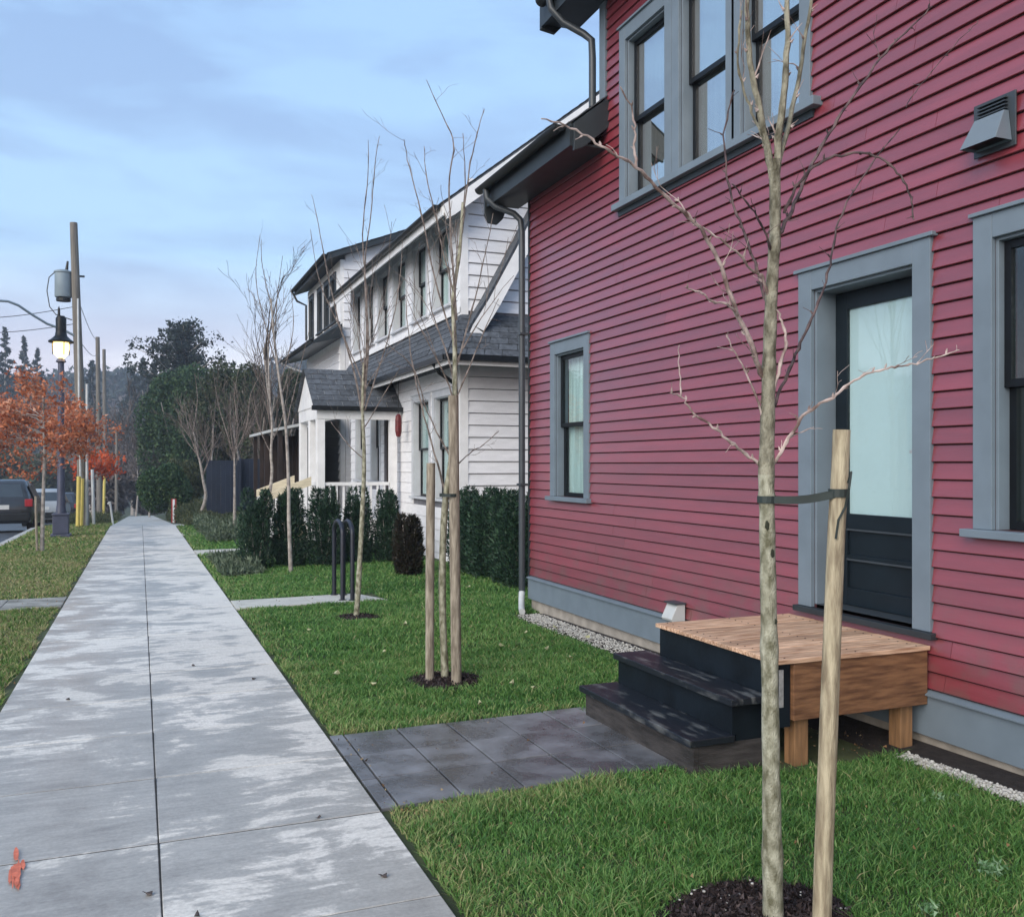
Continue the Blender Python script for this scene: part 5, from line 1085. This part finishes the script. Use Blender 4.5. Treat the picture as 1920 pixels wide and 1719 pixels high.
MB().tube([at(-28, 562, 27.8), at(-60, 564, 27.4)], [.1, .05], 8).build('lamp_head', M['transformer'], o)
MB().tube([at(163, 720, 29.6), at(163, 985, 29.6)], .04, 8).build('conduit', M['lightgrey'], o)
MB().tube([at(152, 960, 29.7), at(148, 740, 29.7), at(146, 560, 29.8)], .03, 8).build('conduit', M['lightgrey'], o)
upole('thinner far utility pole right of the main pole', 187, 183, 632, 62, .19, .13)
upole('farthest short utility pole in the line', 198, 195, 655, 78, .20, .13)
upole('pale slim post standing by the far bare trees', 218, 219, 800, 55, .10, .08)
for k, (a, b_) in enumerate([((-200, 588), (140, 575)), ((-200, 612), (148, 606)), ((150, 640), (184, 665)), ((146, 560), (183, 640))]):
    p, q = at(*a, 27 if a[0] < 0 else 30), at(*b_, 30 if k < 2 else 60)
    pts = [p.lerp(q, t) + Vector((0, 0, -.25 * math.sin(math.pi * t))) for t in np.linspace(0, 1, 12)]
    tag(MB().tube(pts, .012, 5).build('overhead_wire', M['wire']), ['upper wire crossing the left edge of sky', 'lower wire crossing the left edge of sky', 'short wire from main pole to the far pole', 'upper wire running between main and far poles'][k], 'wire')
# yellow guy guards, white posts, marker
for k, (px, y0, y1, d, m_, lb, nm, cat) in enumerate([(146, 988, 893, 29, 'yellow', 'left yellow plastic guy guard at the main utility pole', 'guy_guard', 'guard'), (152, 985, 897, 29.4, 'yellow', 'right yellow plastic guy guard at the main utility pole', 'guy_guard', 'guard'),
        (194, 955, 884, 48, 'yellow', 'far yellow guy guard under the orange leaves', 'guy_guard', 'guard'), (176, 985, 880, 33, 'lightgrey', 'white metal post right of the yellow guards', 'metal_post', 'post')]):
    b_ = at(px, y0, d); t = at(px + (2 if k != 3 else -3), y1, d); zz = gz(b_.x, b_.y); o = root(nm, lb, cat, (b_.x, b_.y, zz)); MB().tube([(b_.x, b_.y, zz), t], .065 if m_ == 'yellow' else .05, 8).build('tube', M[m_], o)
b_ = at(212, 980, 33); o = root('metal_post', 'small white post leaning at the left edge of the far sidewalk', 'post', (b_.x, b_.y, gz(0, b_.y)))
MB().tube([(b_.x, b_.y, gz(0, b_.y)), at(206, 940, 33)], .035, 8).build('tube', M['lightgrey'], o); MB().tube([at(206, 942, 33), at(203, 945, 33)], .05, 8).build('cap', M['lightgrey'], o)
b_ = at(326, 977, 36); zz = gz(b_.x, b_.y); o = root('marker_post', 'short red marker post with white stripe beside the far sidewalk', 'marker post', (b_.x, b_.y, zz))
MB().box(b_.x - .09, b_.x + .09, b_.y, b_.y + .04, zz, at(326, 935, 36).z).build('panel', M['redmark'], o); MB().box(b_.x - .045, b_.x + .035, b_.y - .012, b_.y - .002, zz - .02, at(326, 936, 36).z).build('stripe', M['whitetrim'], o)

# ------------------------------------------------------------------ orange trees
def leafy(label, x, y, cz, rx, rz, n, m, trunk_r, size, seed, px=None, extra=None):
    global rng
    random.seed(seed); z = gz(x, y); t = root('orange_tree', label, 'tree', (x, y, z)); mb = MB(); tips = []
    P_ = [Vector((x, y, z - .05)), Vector((x + .02, y, z + 1)), Vector((x + .05, y, cz - rz * .6)), Vector((x + .02, y, cz + rz * .5))]
    MB().tube(P_, [trunk_r, trunk_r * .85, trunk_r * .6, trunk_r * .2], 8).build('trunk', M['bark_grey'], t, smooth=True)
    for k in range(22):
        q = P_[2].lerp(P_[3], random.random() ** 1.2) - Vector((0, 0, .2)); a = random.uniform(0, 6.28)
        grow(mb, q, (math.cos(a), math.sin(a), random.uniform(.1, .9)), rx * random.uniform(.6, 1.1), trunk_r * .3, 2, .6, .1, 5, tips, 3, .12, .004, 4)
    mb.build('branches', M['bark_grey'], t)
    tp_ = np.array([tuple(p) for p in tips]); idx = rng.integers(0, len(tp_), n); p = tp_[idx] + rng.normal(size=(n, 3)) * (.11, .11, .09)
    p = p[(p[:, 2] > cz - rz * 1.05)]
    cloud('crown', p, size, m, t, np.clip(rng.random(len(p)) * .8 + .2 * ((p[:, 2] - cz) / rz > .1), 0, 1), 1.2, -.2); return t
leafy('young tree with rusty orange leaves beside the parked cars', -1.93, 22.0, 2.5, 1.12, 1.15, 4600, M['orange'], .045, .058, 21)
leafy('second rusty leaved tree behind the street lamp', -2.15, 30.0, 2.5, 1.15, 1.5, 3600, M['orange'], .06, .07, 22)
leafy('small tree with bright flame orange leaves near yellow guards', -1.75, 40.0, 1.5, .75, .55, 1300, M['flame'], .04, .10, 23)
stake('thin yellowish stake beside the rusty orange tree', [(70, 1040), (68, 990), (67, 930)], 19.6, .025)

# ------------------------------------------------------------------ parked cars
def car(label, x0, y0, body, L_=4.6, W_=1.85, H_=1.72, suv=True):
    z = gz(0, y0 + 2) - .135; z2 = gz(0, y0); t = root('parked_car', label, 'car', (x0 + W_ / 2, y0 + L_ / 2, z), 'cars parked along the kerb')
    sl_z = (gz(0, y0 + L_) - gz(0, y0)) / L_
    def Z(y, h): return z2 - .135 + (y - y0) * sl_z + h
    # lofted sections along length: (y, bottom, belt, roof, belt half-width, roof half-width)
    secs = [(0, .45, .95, .96, .78, .76), (.04, .30, 1.02, 1.06, .90, .84), (.30, .28, 1.05, 1.60, .925, .66), (.75, .28, 1.05, H_, .925, .68), (2.3, .28, 1.02, H_ - .01, .925, .70), (3.0, .28, 1.0, H_ * .86, .925, .66), (3.55, .28, .98, 1.0, .92, .80), (4.35, .30, .86, .88, .86, .78), (4.6, .45, .70, .72, .74, .70)]
    xm = x0 + W_ / 2; mb = MB(); rings = []
    for (yy, bz, lt, rf, hb, hr) in secs:
        yw = y0 + yy * L_ / 4.6; ring_ = [(-hb * .96, bz), (-hb, bz + .25), (-hb, lt - .1), (-hb * .97, lt), (-hr, rf - .05), (-hr * .85, rf), (hr * .85, rf), (hr, rf - .05), (hb * .97, lt), (hb, lt - .1), (hb, bz + .25), (hb * .96, bz)]
        rings.append([(xm + a, yw, Z(yw, b2)) for a, b2 in ring_])
    n = 12; vs = [p for r in rings for p in r]; fs = []
    for i in range(len(rings) - 1):
        for k in range(n): fs.append((i * n + k, i * n + (k + 1) % n, (i + 1) * n + (k + 1) % n, (i + 1) * n + k))
    fs.append(tuple(range(n - 1, -1, -1))); fs.append(tuple((len(rings) - 1) * n + k for k in range(n)))
    mb.add(vs, fs); mb.build('body', body, t, smooth=True)
    def quad(name, pts, m, push=(0, 0, 0), th=.012):
        p = [Vector(q) + Vector(push) for q in pts]; nn = (p[1] - p[0]).cross(p[3] - p[0]).normalized() * th
        MB().hexa([*p, *[q + nn for q in p]]).build(name, m, t)
    yb = y0
    quad('rear_window', [(xm - .66, yb + .10, Z(yb, 1.12)), (xm + .66, yb + .10, Z(yb, 1.12)), (xm + .55, yb + .27, Z(yb, 1.52)), (xm - .55, yb + .27, Z(yb, 1.52))], M['dglass'], (0, -.015, .01))
    for sgn in (1, -1):
        for ya, yb2 in ((.55, 1.45), (1.52, 2.35), (2.42, 3.05)):
            xa, xb = xm + sgn * .915, xm + sgn * .735; ya_, yb_ = y0 + ya, y0 + yb2; tp = 1.52 if ya < 2.4 else 1.38
            quad('side_window', [(xa, ya_, Z(ya_, 1.08)), (xa, yb_, Z(yb_, 1.08)), (xb, yb_ - (.25 if ya > 2.4 else 0), Z(yb_, tp)), (xb, ya_, Z(ya_, tp))], M['dglass'], (sgn * .01, 0, 0), .012 * sgn)
        MB().box(xm + sgn * .70, xm + sgn * .93, y0 - .02, y0 + .16, Z(y0, .82), Z(y0, 1.06)).build('tail_light', M['tail'], t, bevel=.02)
        for yy in (.85, 3.65):
            w = y0 + yy; xx = xm + sgn * .80; pts = [(xx - sgn * .1, w, Z(w, .34)), (xx + sgn * .13, w, Z(w, .34))]
            wh_ = MB().tube(pts, .335, 20).build('wheel', M['tyre'], t); MB().tube([(xx + sgn * .131, w, Z(w, .34)), (xx + sgn * .137, w, Z(w, .34))], .20, 14).build('rim', M['lightgrey'], wh_)
    MB().box(xm - .85, xm + .85, y0 - .10, y0 + .06, Z(y0, .36), Z(y0, .62)).build('bumper', M['gutter'] if suv else body, t, bevel=.03)
    MB().box(xm - .26, xm + .26, y0 - .012, y0 + .03, Z(y0, .74), Z(y0, .88)).build('number_plate', M['lightgrey'], t)
    return t
car('dark parked car with red tail light beside the orange tree', -5.05, 33.4, M['cardark'])
car('silver parked car farther along, half hidden by the lamp post', -5.05, 47.5, M['carsilver'])
car('dark parked car farthest along the kerb', -5.05, 57.5, M['cardark'])

# ------------------------------------------------------------------ background trees and hill
def conifer(label, x, y, h, r, n, m, seed, open_=.0, name='conifer_tree', base=.12, size=.28):
    r_ = np.random.default_rng(seed); z0 = gz(x, y); t = root(name, label, 'tree', (x, y, z0))
    MB().tube([(x, y, z0 - .3), (x, y, z0 + h * .97)], [max(.12, h * .018), .03], 8).build('trunk', M['bark_grey'], t)
    nb_ = int(18 + h * 3); pts = []
    for k in range(nb_):
        zz = base + (1 - base) * (k + r_.random()) / nb_; L_ = r * (1 - (zz - base) / (1 - base)) ** 1.0 * r_.uniform(.5, 1.2) + .12; a = r_.uniform(0, 6.28); m_ = int(n / nb_ * (.4 + L_ / r))
        tt = r_.random(m_) ** .6; lx_ = tt * L_; pts.append(np.stack([x + np.cos(a) * lx_ + r_.normal(size=m_) * .10 * L_, y + np.sin(a) * lx_ + r_.normal(size=m_) * .10 * L_, z0 + zz * h + tt * L_ * .12 - .12 * L_ * tt ** 2 + r_.normal(size=m_) * .05 * L_], 1))
    cloud('crown', np.vstack(pts), size, m, t, None, 1.6, 0); return t
def wideconifer(label, px, ytop, d, wpx, ybot, n, seed):
    """broad old conifer with upswept open boughs"""
    r_ = np.random.default_rng(seed); b_ = at(px, ybot, d); top_ = at(px, ytop, d); w = wpx * d / F; z0 = gz(b_.x, b_.y); H_ = top_.z - b_.z
    t = root('conifer_tree', label, 'tree', (b_.x, b_.y, z0)); mb = MB(); mb.tube([(b_.x, b_.y, z0), (b_.x, b_.y, b_.z + H_ * .72)], [.4, .06], 8); pts = []
    for k in range(64):
        zz = (k + r_.random()) / 64; a = k * 2.4 + r_.uniform(-.5, .5); L_ = w * (1.08 - .80 * zz ** 1.3) * (r_.uniform(.45, .85) if k % 3 else r_.uniform(1.0, 1.3)); zb = b_.z + zz * H_ * .78
        m_ = int(n / 64 * (.4 + L_ / w)); nc = 7; ci = r_.integers(1, nc + 1, m_); tt = ci / nc
        z_ = zb + tt ** 2 * L_ * .42; rr_ = .13 + .16 * r_.random()
        cen = r_.normal(size=(nc + 1, 3)) * .25
        pts.append(np.stack([b_.x + np.cos(a) * L_ * tt, b_.y + np.sin(a) * L_ * tt, z_], 1) + cen[ci] + r_.normal(size=(m_, 3)) * (rr_ * 1.2, rr_ * 1.2, rr_ * .75))
        mb.tube([(b_.x, b_.y, zb), (b_.x + math.cos(a) * L_ * .5, b_.y + math.sin(a) * L_ * .5, zb + L_ * .075), (b_.x + math.cos(a) * L_, b_.y + math.sin(a) * L_, zb + L_ * .30)], [.08, .05, .02], 4)
    mb.build('trunk', M['bark_grey'], t); cloud('crown', np.vstack(pts), .20, M['conifer'], t, None, 1.3, .3)
wideconifer('broad dark conifer rising above the far trees, boughs open to the sky', 342, 578, 85, 78, 740, 9000, 31)
def blob(name, label, px, py, d, wpx, hpx, n, m, size, seed, cat='tree', group=None, lob=6, trunk=True, dd=1.0):
    """broadleaf crown from several uneven lobes; placed where the photo has it"""
    global rng
    r_ = np.random.default_rng(seed); cpt = at(px, py, d); w, h = wpx * d / F / 2, hpx * d / F / 2; z0 = gz(cpt.x, cpt.y)
    t = root(name, label, cat, (cpt.x, cpt.y, z0), group); pts = []
    for k in range(lob):
        a = r_.uniform(0, 6.28); q = r_.uniform(.2, .62); lz = r_.uniform(-.5, .55)
        rr_ = r_.uniform(.34, .60) * (1 if lob < 9 else .85); pts.append(ball(n // lob, cpt.x + math.cos(a) * w * q, cpt.y + math.sin(a) * w * q * dd, cpt.z + lz * h, w * rr_, w * rr_ * dd, h * rr_ * 1.05, .35))
    p = np.vstack(pts); p = p[p[:, 2] > gz(cpt.x, cpt.y)]
    cloud('crown', p, size, m, t)
    if trunk:
        mb = MB()
        mb.tube([(cpt.x, cpt.y, z0 - .2), (cpt.x, cpt.y, cpt.z)], [w * .05 + .08, .05], 7)
        for k in range(8): a = r_.uniform(0, 6.28); mb.tube([(cpt.x, cpt.y, z0 + (cpt.z - z0) * .5), (cpt.x + math.cos(a) * w * .6, cpt.y + math.sin(a) * w * .6, cpt.z + r_.uniform(-.2, .6) * h)], [.08, .03], 5)
        mb.build('trunk', M['bark_grey'], t)
    return t
blob('evergreen_tree', 'large green evergreen left of the tree mass, beyond round bush', 330, 795, 64, 150, 240, 56000, M['evergreen'], .11, 41, lob=26)
blob('evergreen_tree', 'dark evergreen behind the navy fence', 415, 800, 58, 150, 240, 42000, M['evergreen2'], .11, 42, lob=14)
blob('evergreen_tree', 'green evergreen beyond the brown porch of the far house', 495, 790, 56, 150, 220, 40000, M['evergreen2'], .11, 43, lob=14)
blob('evergreen_tree', 'tall pointed evergreen at the left corner of far white house', 550, 775, 60, 100, 180, 24000, M['evergreen2'], .11, 44, lob=12)
blob('round_bush', 'round olive green bush left of the navy fence', 322, 935, 44, 122, 135, 22000, M['evergreen'], .07, 45, 'bush', trunk=False)
blob('round_bush', 'tan topped brush behind the round bush', 352, 905, 47, 90, 100, 12000, M['olive'], .07, 46, 'bush', trunk=False)
def baretree(label, px, ybase, d, ytop, wpx, seed, m='twiggy', name='bare_tree', n=9, spread=.45, rm=.007):
    random.seed(seed); b_ = at(px, ybase, d); z0 = gz(b_.x, b_.y); H_ = at(px, ytop, d).z - z0; w = wpx * d / F
    t = root(name, label, 'tree', (b_.x, b_.y, z0)); P_ = [Vector((b_.x, b_.y, z0 - .2)), Vector((b_.x + random.uniform(-.2, .2), b_.y, z0 + H_ * .3)), Vector((b_.x + random.uniform(-.3, .3), b_.y, z0 + H_ * .62))]
    MB().tube(P_, [H_ * .011, H_ * .008, H_ * .004], 8).build('trunk', M['bark_grey'], t, smooth=True); mb = MB()
    for k in range(n):
        q = P_[1].lerp(P_[2], random.random()) if k > 3 else P_[0].lerp(P_[1], random.uniform(.6, 1)); a = random.uniform(0, 6.28); sp_ = random.uniform(.2, spread * 1.3)
        grow(mb, q, (math.cos(a) * math.sin(sp_), math.sin(a) * math.sin(sp_), math.cos(sp_)), H_ * random.uniform(.22, .38) * (1 if sp_ < .6 else w / H_ * 1.6 + .3), H_ * .0045, 3, .45, .2, 5, None, 3, .1, rm, 4)
    me_ = mb.mesh('crown', M[m], t.location); at2 = me_.attributes.new('rnd', 'FLOAT', 'FACE'); at2.data.foreach_set('value', np.repeat(np.random.default_rng(seed).random(len(me_.polygons) // 4 + 1), 4)[:len(me_.polygons)].astype(np.float32))
    o = link(bpy.data.objects.new('crown', me_)); o.parent = t; return t
baretree('pale bare tree in front of the evergreens, left of navy fence', 400, 960, 42, 690, 60, 51)
baretree('bare brownish tree behind the vase shaped tree', 445, 960, 46, 680, 60, 52)
baretree('bare brown tree right of the navy fence top', 485, 960, 40, 665, 60, 53)
baretree('tall bare tree with pinkish twigs left of far white house', 505, 960, 38, 455, 60, 54, n=8, spread=.25)
baretree('bare brown tree touching the far white house corner', 540, 930, 44, 670, 50, 55)
baretree('drooping grey bare tree over the end of the sidewalk', 255, 985, 75, 780, 70, 56, 'mauve', spread=1.2, rm=.02, n=30)
baretree('grey bare tree behind the far utility poles', 225, 985, 85, 740, 60, 57, 'mauve', spread=.7, rm=.025, n=20)
baretree('second drooping bare tree overhanging the far sidewalk', 280, 985, 65, 800, 50, 58, 'mauve', spread=1.0, rm=.018, n=22)
blob('brush', 'grey brown brush closing the end of the street', 240, 905, 96, 150, 150, 12000, M['mauve'], .35, 61, 'bush', trunk=False)
blob('brush', 'low dark brush at the left of the far sidewalk', 205, 930, 70, 90, 110, 7000, M['mauve'], .25, 62, 'bush', trunk=False)
blob('brush', 'dark brush behind the silver parked car', 110, 900, 110, 190, 120, 11000, M['olive'], .4, 63, 'bush', trunk=False)
blob('brush', 'dark brush behind the dark parked car at left edge', 10, 900, 110, 190, 110, 11000, M['olive'], .4, 64, 'bush', trunk=False)
# hillside with woods
hm = MB(); nx, ny = 44, 14; X0, X1 = -330, 160
def hillz(u, v):
    x = X0 + (X1 - X0) * u; base_ = 46 - 6 * u
    return (-9 + (base_ + 6 * math.sin(u * 17) + 3 * math.sin(u * 41)) * math.sin(min(v * 1.25, 1) * math.pi / 2))
for jv in range(ny):
    for iu in range(nx):
        u, v = iu / (nx - 1), jv / (ny - 1); hm.v.append((X0 + (X1 - X0) * u, 210 + 220 * v, hillz(u, v)))
for jv in range(ny - 1):
    for iu in range(nx - 1): a = jv * nx + iu; hm.f.append((a, a + 1, a + nx + 1, a + nx))
tag(hm.build('hill', M['far']), kind='structure')
n = 60000; u = rng.random(n); v = rng.random(n) ** .7; hz = np.array([hillz(a, b_) for a, b_ in zip(u, v)])
tree_id = np.floor(u * 130) + np.floor(v * 24) * 131; hr = np.abs(np.sin(tree_id * 12.9898) * 43758.5453) % 1
p = np.stack([X0 + (X1 - X0) * u, 210 + 220 * v, hz + rng.random(n) ** .8 * (2.5 + 5 * hr)], 1)
isc = (hr > .55)
cloud('distant_woods', p[isc], 1.3, M['conifer'], None, None, 1.5, .5, None, 'stuff'); cloud('distant_woods', p[~isc], 1.2, M['mauve'], None, None, 1.5, .5, None, 'stuff')
for k, (px, yt, d, w_) in enumerate([(10, 615, 170, 2.6), (45, 632, 180, 2.4), (70, 655, 190, 2.4), (-25, 640, 170, 3), (268, 672, 160, 3.2), (172, 676, 175, 2.4), (250, 690, 165, 2.8), (290, 680, 150, 3.0)]):
    b_ = at(px, 800, d); tz = at(px, yt, d).z; hh = tz - gz(b_.x, b_.y)
    conifer(['spired conifer at the left edge of the skyline', 'second spired conifer on the left skyline', 'small skyline conifer left of the lamp', 'conifer beyond the left edge of skyline', 'pointed dark conifer left of the broad one', 'skyline conifer just right of the main utility pole', 'low dark conifer right of the far poles', 'dark conifer tucked against the broad conifer'][k], b_.x, b_.y, hh, w_ * 2.0, 6000, M['conifer'], 70 + k, base=.35, size=.30)

# ------------------------------------------------------------------ evening air
hz_ = MB().box(-400, 400, -32, 455, -24, 62).build('haze', M['far']); hz_['kind'] = 'stuff'
vm_ = bpy.data.materials.new('pale_air'); vm_.use_nodes = True; n_ = vm_.node_tree.nodes; n_.clear(); oo = n_.new('ShaderNodeOutputMaterial'); pv = n_.new('ShaderNodeVolumePrincipled')
pv.inputs['Color'].default_value = (.80, .88, 1, 1); pv.inputs['Density'].default_value = .0010; pv.inputs['Anisotropy'].default_value = .2
vm_.node_tree.links.new(pv.outputs[0], oo.inputs['Volume']); hz_.data.materials.clear(); hz_.data.materials.append(vm_)
